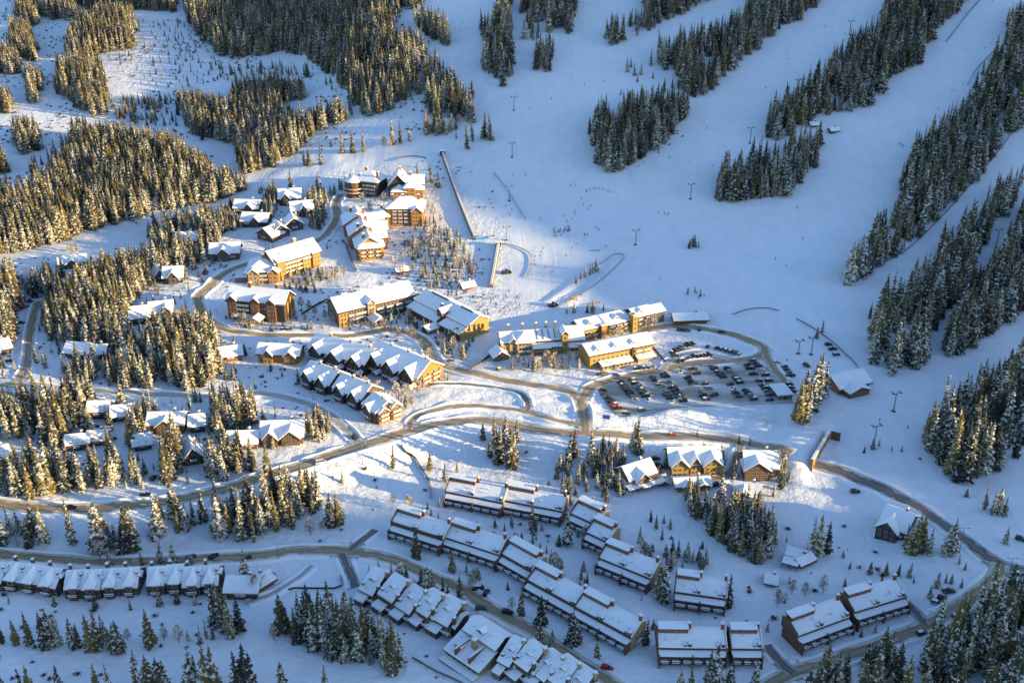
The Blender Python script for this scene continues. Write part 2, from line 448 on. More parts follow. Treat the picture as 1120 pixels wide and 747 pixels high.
ny, nx = GZ.shape
vs = np.stack([_gx.ravel(), _gy.ravel(), GZ.ravel()], 1)
idx = np.arange(ny * nx).reshape(ny, nx)
quads = np.stack([idx[:-1, :-1].ravel(), idx[:-1, 1:].ravel(), idx[1:, 1:].ravel(), idx[1:, :-1].ravel()], 1)
me = bpy.data.meshes.new("snow_ground")
me.vertices.add(len(vs)); me.vertices.foreach_set('co', vs.ravel())
me.loops.add(quads.size); me.loops.foreach_set('vertex_index', quads.ravel())
me.polygons.add(len(quads)); me.polygons.foreach_set('loop_start', np.arange(0, quads.size, 4))
me.polygons.foreach_set('use_smooth', np.ones(len(quads), bool))
me.update(calc_edges=True)
_qx, _qy, _ = project(vs[:, 0], vs[:, 1], vs[:, 2])
RUN = [(430,-60),(520,60),(540,150),(560,330),(735,345),(840,340),(900,400),(930,470),(1130,560),(1130,-60)]
SKIWAY = [(-40,275),(64,262),(137,240),(203,222),(244,213),(280,190),(390,160),(520,120),(560,160),(470,175),(370,185),(290,215),(240,235),(130,270),(-40,310)]
roughv = np.ones(len(vs))
roughv[poly_in(_qx, _qy, RUN) & (vs[:, 1] > 300)] = 0.12
roughv[poly_in(_qx, _qy, SKIWAY) & (vs[:, 1] > 300)] = 0.2
at = me.attributes.new("rough", 'FLOAT', 'POINT'); at.data.foreach_set('value', roughv)
me.materials.append(MATS['ground_snow'])
go = link("snow_ground", me); tag(go, "snow covered valley floor and ski slopes", None, None, 'structure')

# exclusion raster (2 m cells): nothing grows on roads, in houses or on parked cars
EX0, EY0, EN, EM = -900.0, 200.0, 900, 700
EXR = np.zeros((EM, EN), bool)
_ecx, _ecy = np.meshgrid(EX0 + 2 * np.arange(EN), EY0 + 2 * np.arange(EM))
def exclude_line(pts, w):
    pts = np.asarray(pts)
    for a, b in zip(pts[:-1], pts[1:]):
        x0, x1 = sorted((a[0], b[0])); y0, y1 = sorted((a[1], b[1]))
        i0 = max(0, int((x0 - w - EX0) / 2)); i1 = min(EN, int((x1 + w - EX0) / 2) + 2)
        j0 = max(0, int((y0 - w - EY0) / 2)); j1 = min(EM, int((y1 + w - EY0) / 2) + 2)
        if i0 < i1 and j0 < j1:
            EXR[j0:j1, i0:i1] |= seg_dist(_ecx[j0:j1, i0:i1], _ecy[j0:j1, i0:i1], [a[:2], b[:2]]) < w
def excluded(x, y):
    i = ((np.asarray(x) - EX0) / 2 + 0.5).astype(int); j = ((np.asarray(y) - EY0) / 2 + 0.5).astype(int)
    ok = (i >= 0) & (i < EN) & (j >= 0) & (j < EM)
    return ok & EXR[np.clip(j, 0, EM - 1), np.clip(i, 0, EN - 1)]

# ------------------------------------------------------------------ roads with ploughed banks
def resample(p, step):
    p = np.asarray(p, float)
    # Catmull-Rom through the traced points
    q = np.vstack([2 * p[0] - p[1], p, 2 * p[-1] - p[-2]])
    out = []
    for i in range(1, len(q) - 2):
        for t in np.linspace(0, 1, 12, endpoint=False):
            a, b, c, d = q[i-1], q[i], q[i+1], q[i+2]
            out.append(0.5 * (2*b + (c-a)*t + (2*a-5*b+4*c-d)*t*t + (3*b-a-3*c+d)*t**3))
    out.append(p[-1]); out = np.array(out)
    L = np.concatenate([[0], np.cumsum(np.linalg.norm(np.diff(out, axis=0), axis=1))])
    n = max(3, int(L[-1] / step)); s = np.linspace(0, L[-1], n)
    return np.stack([np.interp(s, L, out[:, 0]), np.interp(s, L, out[:, 1])], 1), s

def normals2(c):
    d = np.gradient(c, axis=0); d /= np.linalg.norm(d, axis=1)[:, None] + 1e-9
    return np.stack([-d[:, 1], d[:, 0]], 1)

LIFT = 0.30
def ribbon(name, c, s, offs, zs, mat, label, uvw=None, kind='structure'):
    nrm = normals2(c); n = len(c); k = len(offs)
    V = np.zeros((n, k, 3))
    for j in range(k):
        p = c + nrm * (offs[j][:, None] if np.ndim(offs[j]) else offs[j])
        V[:, j, :2] = p
        V[:, j, 2] = np.maximum(H(p[:, 0], p[:, 1]), -1e9) + zs[j]
    idx = np.arange(n * k).reshape(n, k)
    fs = [[int(idx[i, j]), int(idx[i, j+1]), int(idx[i+1, j+1]), int(idx[i+1, j])] for i in range(n-1) for j in range(k-1)]
    me = bpy.data.meshes.new(name); me.from_pydata(V.reshape(-1, 3).tolist(), [], fs)
    uv = me.uv_layers.new(name="UVMap")
    li = np.zeros(len(me.loops), int); me.loops.foreach_get('vertex_index', li)
    U = np.zeros((n, k, 2)); U[:, :, 0] = np.linspace(0, 1, k)[None]; U[:, :, 1] = s[:, None]
    uv.data.foreach_set('uv', U.reshape(-1, 2)[li].ravel())
    me.polygons.foreach_set('use_smooth', [True] * len(fs))
    me.materials.append(mat); me.update()
    o = link(name, me); tag(o, label, None, None, kind)
    return o

LOT_PX = [(655,429),(661,420),(690,415),(753,403),(790,400),(817,398),(845,396),(855,412),(868,441),(800,443),(738,446),(702,455),(678,455),(664,444)]
lot_w = ground(LOT_PX)[:, :2]
RW = {}
ALL = []
for k, (px, w) in ROADS.items():
    g = ground(px); c, s = resample(g[:, :2], 2.0); RW[k] = (c, s, w); ALL.append((c, w))
    exclude_line(c, w / 2 + 2.5)
lift = LIFT
for k, (c, s, w) in RW.items():
    lift += 0.012
    K = 7
    jit = 0.35 * vnoise(s / 6, 0 * s + hash(len(k)) % 7, 41)
    offs = [(-w/2 + w * j / (K-1)) + (jit if j in (0, K-1) else 0) for j in range(K)]
    mat = road_wet if k in ('hillside_road', 'service_lane', 'lower_lane', 'townhouse_lane', 'footpath', 'upper_lane', 'driveway') else road_sand
    if k in ('chalet_street', 'inner_lane', 'footpath'): mat = road_snowy
    ribbon(k, c, s, offs, [lift] * K, mat, k.replace('_', ' ') + " of sanded packed snow")
    # ploughed banks on both sides, left open where another road meets this one
    for side in (-1, 1):
        e = side * (w / 2 + 0.9)
        p = c + normals2(c) * e
        open_ = np.zeros(len(c), bool)
        for k2, (c2, s2, w2) in RW.items():
            if k2 != k: open_ |= seg_dist(p[:, 0], p[:, 1], c2[::3]) < w2 / 2 + 1.8
        open_ |= poly_in(p[:, 0], p[:, 1], lot_w)
        hgt = np.where(open_, -0.5, 0.45 + 0.6 * vnoise(s / 7, 0 * s + side * 5, 51) + 0.6 * vnoise(s / 3, 0 * s + side * 9, 52))
        i = 0
        while i < len(c):
            if open_[i]: i += 1; continue
            j = i
            while j < len(c) and not open_[j]: j += 1
            if j - i > 4:
                sl = slice(i, j); ends = np.minimum(np.arange(j - i), np.arange(j - i)[::-1]) / 3.0
                hh = hgt[sl] * np.clip(ends, 0, 1)
                ribbon('ploughed_snow_bank', c[sl], s[sl], [side * (w/2 - 0.1), side * (w/2 + 0.5), side * (w/2 + 1.0), side * (w/2 + 1.7), side * (w/2 + 2.5)],
                       [lift - 0.05, lift + 0.1 + hh * 0.8, lift + 0.1 + hh, 0.2 + hh * 0.55, -0.25], snow, "ploughed snow bank beside the " + k.replace('_', ' '))
            i = j

# the car park: a sheet over the ground
def sheet(name, poly_px, z, mat, label, step=3.0):
    w = ground(poly_px)[:, :2]
    x0, y0 = w.min(0); x1, y1 = w.max(0)
    bm = bmesh.new()
    vsb = [bm.verts.new((x, y, 0)) for x, y in w]; bm.faces.new(vsb)
    for ax, a0, a1 in ((0, x0, x1), (1, y0, y1)):
        for t in np.arange(a0 + step, a1, step):
            co = (t, 0, 0) if ax == 0 else (0, t, 0); no = (1, 0, 0) if ax == 0 else (0, 1, 0)
            bmesh.ops.bisect_plane(bm, geom=bm.verts[:] + bm.edges[:] + bm.faces[:], plane_co=co, plane_no=no)
    for v in bm.verts: v.co.z = float(H(v.co.x, v.co.y)) + z
    me = bpy.data.meshes.new(name); bm.to_mesh(me); bm.free(); me.materials.append(mat)
    o = link(name, me); tag(o, label, None, None, 'structure')
    return o

def lot_mat():
    m, n, l, b = new_mat("parking_snow")
    b.inputs["Roughness"].default_value = 0.7
    geo = n.new("ShaderNodeNewGeometry")
    mp = n.new("ShaderNodeMapping"); mp.inputs["Rotation"].default_value = (0, 0, R(-62)); mp.inputs["Scale"].default_value = (0.02, 0.10, 0.1)
    l.new(geo.outputs["Position"], mp.inputs[0])
    nz = n.new("ShaderNodeTexNoise"); nz.inputs["Scale"].default_value = 1; nz.inputs["Detail"].default_value = 5
    l.new(mp.outputs[0], nz.inputs["Vector"])
    rp = n.new("ShaderNodeValToRGB"); e = rp.color_ramp.elements
    e[0].position = 0.42; e[0].color = (0.32, 0.28, 0.23, 1); e[1].position = 0.62; e[1].color = (0.64, 0.63, 0.64, 1)
    l.new(nz.outputs["Fac"], rp.inputs[0]); l.new(rp.outputs[0], b.inputs["Base Color"])
    return m
sheet('parking_lot', LOT_PX, 0.26, lot_mat(), "packed snow car park with tyre tracks")
EXTRA = [('lodge_forecourt', [(545,396),(560,398),(575,404),(560,412),(520,404),(505,398),(520,392)], road_sand, "forecourt of packed snow by the gate hut"),]
for nm, p, mt, lb in EXTRA: sheet(nm, p, 0.25, packed, lb)
exclude_line(np.vstack([lot_w, lot_w[:1]]), 3)
_jj, _ii = np.nonzero(poly_in(_ecx, _ecy, lot_w)); EXR[_jj, _ii] = True

# ------------------------------------------------------------------ tunnel mouth under the ski run
pg = ground([(889, 508)])[0]
a = math.atan2(_pd[1], _pd[0])
tp = thing('tunnel_portal', 'wooden retaining wall round the tunnel mouth at the top of the hillside road', 'tunnel', (PORT0[0], PORT0[1], float(H(*(PORT0 - _pn * 4)))), a)
L = _pl
m = MB(); m.box(-3, L + 1.5, -0.6, 0.4, -2, 5.6); m.build('headwall', ochre, tp)
m = MB(); m.box(-3.2, L + 1.7, -0.8, 0.6, 5.6, 6.0); m.build('wall_cap', snow, tp)
m = MB(); m.box(L + 0.9, L + 1.5, -5.5, -0.85, -2, 4.9); m.build('wing_wall', wood_brown, tp)
m = MB()
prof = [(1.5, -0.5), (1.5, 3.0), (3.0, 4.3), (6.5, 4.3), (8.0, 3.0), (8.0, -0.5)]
m.prism(prof, 'y', -0.68, -0.5); m.build('tunnel_shade', tunnel, tp)  # dark panel on the headwall, painted shade of the tunnel's inside

# ------------------------------------------------------------------ buildings
_wm = {}
def window_mesh(w, h):
    k = (round(w, 2), round(h, 2))
    if k not in _wm:
        m = MB(); f = 0.13
        m.box(-w/2, w/2, -0.10, 0.02, -h/2, -h/2 + f, 0); m.box(-w/2, w/2, -0.10, 0.02, h/2 - f, h/2, 0)
        m.box(-w/2, -w/2 + f, -0.10, 0.02, -h/2 + f, h/2 - f, 0); m.box(w/2 - f, w/2, -0.10, 0.02, -h/2 + f, h/2 - f, 0)
        m.box(-w/2 + f, w/2 - f, -0.05, 0.02, -h/2 + f, h/2 - f, 1)
        _wm[k] = m.mesh('window', [wframe, glass])
    return _wm[k]
_bm = {}
def balcony_mesh(w, d, mat):
    k = (round(w, 1), round(d, 1), mat.name)
    if k not in _bm:
        m = MB()
        m.box(-w/2, w/2, -d, 0, -0.25, 0, 0); m.box(-w/2 + .1, w/2 - .1, -d + .12, -0.02, 0.003, 0.30, 1)
        for x in np.linspace(-w/2 + 0.08, w/2 - 0.08, max(2, int(w / 1.3))): m.box(x - .06, x + .06, -d, -d + .1, 0, 0.85, 0)
        m.box(-w/2, w/2, -d - .03, -d + .13, 0.55, 1.0, 0); m.box(-w/2 - .05, w/2 + .05, -d - .10, -d + .20, 1.003, 1.22, 1)
        for s in (-1, 1): m.box(s * w/2 - .05, s * w/2 + .05, -d + .13, 0, 0.55, 1.0, 0)
        _bm[k] = m.mesh('balcony', [mat, snow])
    return _bm[k]
FACE = {'f': 0.0, 'r': math.pi / 2, 'l': -math.pi / 2, 'b': math.pi}
NWIN = [0]

class Bld:
    """a building standing on its front wall, from the left to the right base corner in reference pixels"""
    def __init__(s, name, label, p0, p1, cat='building', group=None, depth=12.0, zoff=0.0, wscale=1.0):
        g = ground([p0, p1]); d = g[1, :2] - g[0, :2]; s.W = float(np.linalg.norm(d)) * wscale
        a = math.atan2(d[1], d[0]); s.a = a; s.o = g[0, :2]
        ex = np.array([math.cos(a), math.sin(a)]); ey = np.array([-ex[1], ex[0]])
        c = [g[0, :2] + ex * u * s.W + ey * v * depth for u in (0, .5, 1) for v in (0, .5, 1)]
        z = float(np.mean([H(*q) for q in c[::3]] )) + zoff
        s.root = thing(name, label, cat, (g[0, 0], g[0, 1], z), a, group)
        for v in np.arange(0, depth + 1, 3.0): exclude_line([g[0, :2] + ey * v, g[0, :2] + ex * s.W + ey * v], 2.0)
    def wall(s, prof, axis, a0, a1, mat):
        m = MB(); m.prism(prof, axis, a0, a1); return m.build('wall', mat, s.root)
    def roof_prism(s, top, axis, a0, a1, thick=0.5, deck=0.42, parent=None, name='roof'):
        """top: polyline of the roof's cross-section; a timber deck with a snow layer on it"""
        m = MB(); m.prism(top + [(p[0], p[1] - deck) for p in top[::-1]], axis, a0, a1)
        r = m.build(name, fascia, parent or s.root)
        thick *= random.uniform(.8, 1.2)
        # here and there the snow has slid back from the eave
        def back(a, c, d):
            L = math.hypot(c[0] - a[0], c[1] - a[1]); return (a[0] + (c[0] - a[0]) * d / L, a[1] + (c[1] - a[1]) * d / L)
        if abs(top[0][0] - top[-1][0]) > 5 and a1 - a0 > 4:
            top = [back(top[0], top[1], random.choice([.05, .05, .1, .5, .9]))] + top[1:-1] + [back(top[-1], top[-2], random.choice([.05, .1, .4]))]
        n = MB(); lo = [(p[0], p[1] + 0.006) for p in top]
        # rounded snow edge
        hi = [(p[0], p[1] + thick) for p in top]
        k = 0.25; e0 = (top[0][0] + k * (1 if top[1][0] > top[0][0] else -1), hi[0][1] + (hi[1][1]-hi[0][1]) * k / max(.3, abs(top[1][0]-top[0][0])))
        e1 = (top[-1][0] + k * (1 if top[-2][0] > top[-1][0] else -1), hi[-1][1] + (hi[-2][1]-hi[-1][1]) * k / max(.3, abs(top[-2][0]-top[-1][0])))
        hi2 = [(top[0][0], top[0][1] + thick * .55), e0] + hi[1:-1] + [e1, (top[-1][0], top[-1][1] + thick * .55)]
        n.prism(lo + hi2[::-1], axis, a0 + 0.10, a1 - 0.10)
        n.build('roof_snow', snow, r)
        return r
    def gable(s, x0, x1, y0, y1, h, rise=None, axis='x', ov=0.9, mat=ochre, pitch=0.5, ridge=0.5, z0=-3.0, thick=0.5, gov=None):
        gov = ov if gov is None else gov
        b0, b1, a0, a1 = (y0, y1, x0, x1) if axis == 'x' else (x0, x1, y0, y1)
        bm_ = b0 + (b1 - b0) * ridge
        rise = rise if rise is not None else pitch * (b1 - b0) / 2
        t0 = rise / (bm_ - b0); t1 = rise / (b1 - bm_)
        s.wall([(b0, z0), (b1, z0), (b1, h - .3), (bm_, h + rise - .3), (b0, h - .3)], axis, a0, a1, mat)
        return s.roof_prism([(b0 - ov, h - ov * t0), (bm_, h + rise), (b1 + ov, h - ov * t1)], axis, a0 - gov, a1 + gov, thick)
    def shed(s, x0, x1, y0, y1, h0, h1, ov=0.7, mat=ochre, z0=-3.0, thick=0.5):
        t = (h1 - h0) / (y1 - y0)
        s.wall([(y0, z0), (y1, z0), (y1, h1 - .3), (y0, h0 - .3)], 'x', x0, x1, mat)
        return s.roof_prism([(y0 - ov, h0 - ov * t), (y1 + ov, h1 + ov * t)], 'x', x0 - ov, x1 + ov, thick)
    def hip(s, x0, x1, y0, y1, h, rise, ov=0.9, mat=ochre, z0=-3.0, thick=0.5, inset=None):
        m = MB(); m.box(x0, x1, y0, y1, z0, h - .05); m.build('wall', mat, s.root)
        X0, X1, Y0, Y1 = x0 - ov, x1 + ov, y0 - ov, y1 + ov
        w, d = X1 - X0, Y1 - Y0; ins = min(w, d) / 2 if inset is None else inset
        def shape(dz, e):
            v = [(X0 - e, Y0 - e, h + dz), (X1 + e, Y0 - e, h + dz), (X1 + e, Y1 + e, h + dz), (X0 - e, Y1 + e, h + dz)]
            if w >= d: v += [(X0 + ins, (Y0 + Y1) / 2, h + dz + rise), (X1 - ins, (Y0 + Y1) / 2, h + dz + rise)]; f = [(0,1,5,4),(1,2,5),(2,3,4,5),(3,0,4)]
            else: v += [((X0 + X1) / 2, Y0 + ins, h + dz + rise), ((X0 + X1) / 2, Y1 - ins, h + dz + rise)]; f = [(0,1,4),(1,2,5,4),(2,3,5),(3,0,4,5)]
            return v, f
        v, f = shape(0, 0); m = MB(); m.add(v, f); m.box(X0, X1, Y0, Y1, h - .25, h - .004)
        r = m.build('roof', fascia, s.root)
        v2, f2 = shape(thick, 0.03); m = MB(); m.add(v2, f2)
        b, _ = shape(0.05, 0.03); m.add(v2[:4] + b[:4], [(0, 1, 5, 4), (1, 2, 6, 5), (2, 3, 7, 6), (3, 0, 4, 7)])
        m.build('roof_snow', snow, r)
        return r
    def wins(s, face, at, a0, a1, floors, n, z=1.7, dz=2.9, w=1.5, h=1.5, skip=()):
        """a grid of windows on the wall plane y=at ('f','b') or x=at ('l','r')"""
        me = window_mesh(w, h)
        for fl in range(floors):
            for i in range(n):
                if (i, fl) in skip: continue
                p = a0 + (a1 - a0) * (i + .5) / n
                loc = (p, at, z + fl * dz) if face in 'fb' else (at, p, z + fl * dz)
                link('window', me, s.root, loc, FACE[face]); NWIN[0] += 1
    def balc(s, face, at, ps, zs, w=3.2, d=1.5, mat=None):
        me = balcony_mesh(w, d, mat or fascia)
        for p in ps:
            for z in zs:
                link('balcony', me, s.root, (p, at, z) if face in 'fb' else (at, p, z), FACE[face])
    def door(s, face, at, p, w=1.2, h=2.2, mat=None):
        m = MB(); m.box(-w/2, w/2, -0.08, 0.02, 0, h, 0); m.box(-w/2 - .12, w/2 + .12, -0.05, 0.02, h, h + .14, 1)
        me = m.mesh('door', [mat or wood_dark, wframe])
        link('door', me, s.root, (p, at, 0.1) if face in 'fb' else (at, p, 0.1), FACE[face])
    def chimney(s, roof, x, y, z0, z1, w=1.2, d=1.0, mat=None):
        m = MB(); m.box(x - w/2, x + w/2, y - d/2, y + d/2, z0, z1, 0); m.box(x - w/2 - .08, x + w/2 + .08, y - d/2 - .08, y + d/2 + .08, z1 + .003, z1 + .15, 0)
        m.prism([(x - w/2 - .1, z1 + .155), (x + w/2 + .1, z1 + .155), (x + w/2, z1 + .5), (x, z1 + .68), (x - w/2, z1 + .5)], 'y', y - d/2 - .1, y + d/2 + .1, 1)
        m.build('chimney', [mat or ochre, snow], roof or s.root)
    def dormer(s, roof, x, y0, y1, w, z0, h, rise=None, mat=None, face='f', ov=0.45, win=True):
        """small gabled dormer whose front looks along -Y"""
        rise = rise if rise is not None else w * 0.32
        m = MB(); m.prism([(x - w/2, z0), (x + w/2, z0), (x + w/2, z0 + h), (x, z0 + h + rise), (x - w/2, z0 + h)], 'y', y0, y1, 0)
        t = rise / (w / 2)
        top = [(x - w/2 - ov, z0 + h - ov * t), (x, z0 + h + rise), (x + w/2 + ov, z0 + h - ov * t)]
        m.prism([(p[0], p[1] + .005) for p in top] + [(p[0], p[1] + .16) for p in top[::-1]], 'y', y0 - ov, y1, 1)
        m.prism([(p[0], p[1] + .165) for p in top] + [(p[0], p[1] + .55) for p in top[::-1]], 'y', y0 - ov + .03, y1, 2)
        d = m.build('dormer', [mat or wood_dark, fascia, snow], roof or s.root)
        if win and s.W: link('window', window_mesh(min(1.3, w * .5), 1.1), d, (x, y0, z0 + max(.9, h * .6)), 0)
        return d
    def box(s, name, x0, x1, y0, y1, z0, z1, mat, cap=0.0, parent=None):
        m = MB(); m.box(x0, x1, y0, y1, z0, z1, 0)
        if cap: m.box(x0 + .03, x1 - .03, y0 + .03, y1 - .03, z1 + .004, z1 + cap, 1)
        return m.build(name, [mat, snow] if cap else mat, parent or s.root)

def vents(b, roof, n, x0, x1, y0, y1, zf):
    for i in range(n):
        x = random.uniform(x0, x1); y = random.uniform(y0, y1); z = zf(y)
        m = MB(); m.tube((x, y, z - .3), (x, y, z + 1.0), .14, .14, 6, 0); m.lathe([(.28, z + 1.0), (.26, z + 1.2), (.0, z + 1.4)], 6, 1, (x, y))
        m.build('vent_pipe', [steel_dark, snow], roof)

# ---- terraced townhouses of the foreground
def townhouse(p0, p1, label, units=2, wscale=1.0, zoff=0, endwall=True, cler=True):
    b = Bld('townhouse_row', label, p0, p1, 'townhouse', 'terraced townhouses with clerestory roofs', 10.5, zoff, wscale)
    W_ = b.W; u = W_ / units; D = 10.6
    b.wall([(0, -3), (D, -3), (D, 8.3), (8.2, 9.2), (2.1, 6.5), (2.1, 5.0), (0, 4.5)], 'x', 0, W_, wood_brown)
    lo = b.roof_prism([(-0.55, 4.35), (2.12, 5.2)], 'x', -0.15, W_ + 0.15, 0.38)
    hi = b.roof_prism([(1.75, 6.55), (8.2, 9.75), (D + .5, 8.7)], 'x', -0.2, W_ + 0.2, 0.5)
    zf = lambda y: 6.55 + (y - 1.75) * 0.496
    for i in range(units):
        x0 = i * u
        if cler and i % 2 == 0:
            m = MB(); m.prism([(6.6, 8.2), (9.8, 8.2), (9.8, 11.8), (6.6, 11.5)], 'x', x0 + .3, x0 + u * .92 - .2)
            c = m.build('clerestory', wood_red, hi)
            b.roof_prism([(6.3, 11.5), (10.2, 11.9)], 'x', x0 - .1, x0 + u * .92 + .1, 0.42, 0.3, hi, 'clerestory_roof')
            wn = max(2, int(u * .8 / 2.2))
            for k in range(wn): link('window', window_mesh(1.4, 0.9), c, (x0 + .8 + (u * .86 - 1.2) * (k + .5) / wn, 6.6, 10.5), 0)
        b.chimney(hi, x0 + u - 0.5, 8.6, 8.2, 12.6, 1.1, 1.0, wood_red)
        b.chimney(hi, x0 + u * .93, 2.5, 4.6, 8.2, 1.15, 1.2, wood_brown)
        b.chimney(hi, x0 + u * .93 - 1.7, 2.6, 4.6, 7.7, 1.1, 1.2, wood_brown)
        b.wins('f', 0, x0 + .6, x0 + u - .6, 1, max(2, int(u / 2.6)), 3.5, 2.7, 1.6, 1.3)
        b.wins('f', 0, x0 + .6, x0 + u - .6, 1, max(2, int(u / 3.2)), 1.1, 2.7, 1.9, 1.9)
        n = max(2, int(round(u / 4.2)))
        b.balc('f', 0, [x0 + u * (k + .5) / n for k in range(n)], [2.2], u / n - 1.1, 1.9, wood_dark)
        m = MB(); m.box(x0 - .2, x0 + .2, -1.9, 2.3, -2, 4.9); m.build('party_wall', wood_brown, b.root)
        if i == 0: m = MB(); m.prism([(1.6, 5), (D + .3, 5), (D + .3, 9.6), (8.2, 11.0), (1.6, 7.7)], 'x', x0 - .6, x0 - .22); m.build('party_wall', wood_brown, b.root)
    m = MB(); m.box(W_ - .2, W_ + .2, -1.9, 2.0, -2, 4.9); m.build('party_wall', wood_brown, b.root)
    if endwall:
        m = MB(); m.prism([(1.5, -3), (D + .4, -3), (D + .4, 9.1), (8.2, 10.5), (1.5, 7.2)], 'x', W_ + 0.22, W_ + 0.6); m.build('lit_end_wall', tan, b.root)  # tan instead of brown: light on this end painted into its colour
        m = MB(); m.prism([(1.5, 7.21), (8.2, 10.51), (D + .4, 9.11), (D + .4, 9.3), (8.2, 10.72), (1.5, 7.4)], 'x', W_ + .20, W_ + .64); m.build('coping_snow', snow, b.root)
        b.wins('r', W_ + .6, 3, 9.5, 2, 2, 2.0, 3.0, 1.1, 1.4)
        b.balc('r', W_ + .6, [6], [3.0], 4, 1.3, wood_brown)
    vents(b, hi, units * 2, .8, W_ - .8, 3.0, 6, zf)
    return b

TH = [((720,727),(793,727.5),"brown townhouse pair at the bottom right of the terrace group, front square to the viewer",2),
 ((800,727.5),(832,728),"single brown townhouse unit at the right end beside the square-fronted pair",1),
 ((737,665),(792,671),"brown townhouse pair standing behind the square-fronted bottom row, beside a tall conifer",2),
 ((653,626),(708,648),"brown townhouse pair on the upper diagonal terrace, a tall conifer at its right end",2),
 ((639,598),(661,608),"narrow brown townhouse at the upper end of the diagonal terrace",1),
 ((546,623),(578,641),"brown townhouse at the upper left end of the lower diagonal terrace",1),
 ((574,651),(626,681),"brown townhouse pair in the middle of the lower diagonal terrace",2),
 ((626,682),(686,714),"brown townhouse pair at the lower right end of the lower diagonal terrace, tan-lit end wall",2),
 ((487,553),(548,565),"brown townhouse pair at the upper left of the terrace group, below the snow bank",2),
 ((551,563),(613,574),"brown townhouse pair at the top of the terrace group, ending above the court",2),
 ((427,588),(482,606),"brown townhouse pair farthest left, beside the end of the service lane",2),
 ((486,603),(543,623),"brown townhouse pair with tan-lit end wall, second from the service lane",2),
 ((622,577),(649,589),"narrow brown townhouse just below the row of young trees",1)]
for p0, p1, lb, un in TH: townhouse(p0, p1, lb, un)
townhouse((874,714),(930,692), "brown townhouse pair at the lower left end of the corner road terrace", 2, 1.0, 0, False)
townhouse((935,688),(991,669), "brown townhouse pair at the upper right of the corner road terrace, by the parked cars", 2)

# ---- stepped row of town houses along the lower road
def stepped(p0, p1, label, k):
    b = Bld('stepped_townhouse', label, p0, p1, 'townhouse', 'stepped townhouses along the lower road', 15.0)
    w = b.W; h = 5.4 + [0, .9, -.3, .7, .2][k % 5]
    b.wall([(2.5, -3), (13, -3), (13, h + 4.1), (10.5, h + 4.6), (2.5, h)], 'x', 0, w * .82, wood_brown)
    r = b.roof_prism([(1.8, h - .1), (10.6, h + 4.9), (13.7, h + 3.9)], 'x', -.2, w * .84, .5)
    b.wall([(4, -3), (12, -3), (12, h + 1.6), (9, h + 1.9), (4, h - .9)], 'x', w * .82, w * 1.02, wood_dark); b.roof_prism([(3.6, h - 1.0), (9, h + 1.95), (12.4, h + 1.2)], 'x', w * .86, w * 1.06, .45)
    b.wall([(-1.0, -3), (2.5, -3), (2.5, 3.6), (-1.0, 2.9)], 'x', .2, w * .55, wood_dark)
    b.roof_prism([(-1.5, 3.0), (2.5, 3.95)], 'x', 0, w * .58, .5)
    b.balc('f', 2.5, [w * .78], [2.6], w * .38, 1.8, wood_brown)
    b.wins('f', 2.5, w * .6, w - .5, 2, 2, 1.4, 2.9, 1.4, 1.6); b.wins('f', -1.0, .5, w * .5, 1, 2, 1.3, 2.7, 1.3, 1.4)
    
    b.chimney(r, w - 1.2, 10.8, h + 3.5, h + 6.6, 1.2, 1.2, tan); b.chimney(r, w - 1.0, 5.0, h, h + 3.2, 1.1, 1.1, wood_brown)
    b.chimney(r, 1.0, 4.2, h - .5, h + 2.3, 1.2, 1.0, wood_brown)
    b.dormer(r, w * .4, 6.5, 10.5, 2.4, h + 2.2, 1.4, .5, wood_brown)
    vents(b, r, 4, .6, w - .6, 3, 9.5, lambda y: h + (y - 1.8) * .565)
ST = [((389,659),(408,668)),((409,667),(428,679)),((428,676),(447,688)),((449,683),(466,695)),((467,690),(490,704)),
      ((540,738),(556,747)),((556,741),(575,756)),((575,748),(594,763)),((592,757),(612,773)),((610,768),(630,783))]
SN = ["uppermost stepped townhouse of the lower row, where the dark lane ends","second stepped townhouse of the lower row, just below the uppermost","third stepped townhouse of the lower row, above a small sunken court",
 "fourth stepped townhouse of the lower row, narrow between two wider ones","fifth stepped townhouse of the lower row, next above the big clubhouse roof",
 "stepped townhouse directly below the big clubhouse","second stepped townhouse below the clubhouse","third stepped townhouse below the clubhouse","fourth stepped townhouse below the clubhouse, cut by the bottom edge","last stepped townhouse below the clubhouse at the picture's bottom edge"]
for i, ((p0, p1), lb) in enumerate(zip(ST, SN)): stepped(p0, p1, lb, i)
b = Bld('clubhouse', 'large brown clubhouse with two broad snowy roofs and a chimney in the stepped row', (493,712), (530,736), 'clubhouse', None, 14)
w = b.W
r = b.gable(w * .12, w, 6, 15, 8.4, 2.4, 'x', 1.0, wood_brown)
r2 = b.shed(w * .02, w * 1.0, -3, 6, 3.2, 6.0, .7, tan)
b.chimney(r2, w * .55, 3.0, 3, 9.6, 1.8, 1.6, tan); vents(b, r2, 6, 1, w - 1, -2, 4, lambda y: 4.1 + y * .31); vents(b, r, 5, w * .2, w - 1, 6.5, 10, lambda y: 8.4 + (y - 6) * .5); b.dormer(r2, w * .25, -.5, 5, 3.2, 4.2, 1.2, .8, wood_brown); b.dormer(r, w * .5, 7, 10, 3, 9.0, 1.2, .8, wood_brown); b.box('roof_parapet', w * .30, w * .34, -3.2, 5.8, 3.0, 6.6, wood_brown, .3); b.box('roof_parapet', w * .70, w * .74, -3.2, 5.8, 3.0, 6.6, wood_brown, .3)
b.wins('f', -3, 1, w - 1, 1, 6, 1.5, 3, 1.8, 1.6); b.wins('f', 6, 1, w - 1, 1, 6, 7.7, 3, 1.8, 1.0); b.wins('r', w, 7, 16, 2, 3, 2.4, 3.2, 1.3, 1.5)
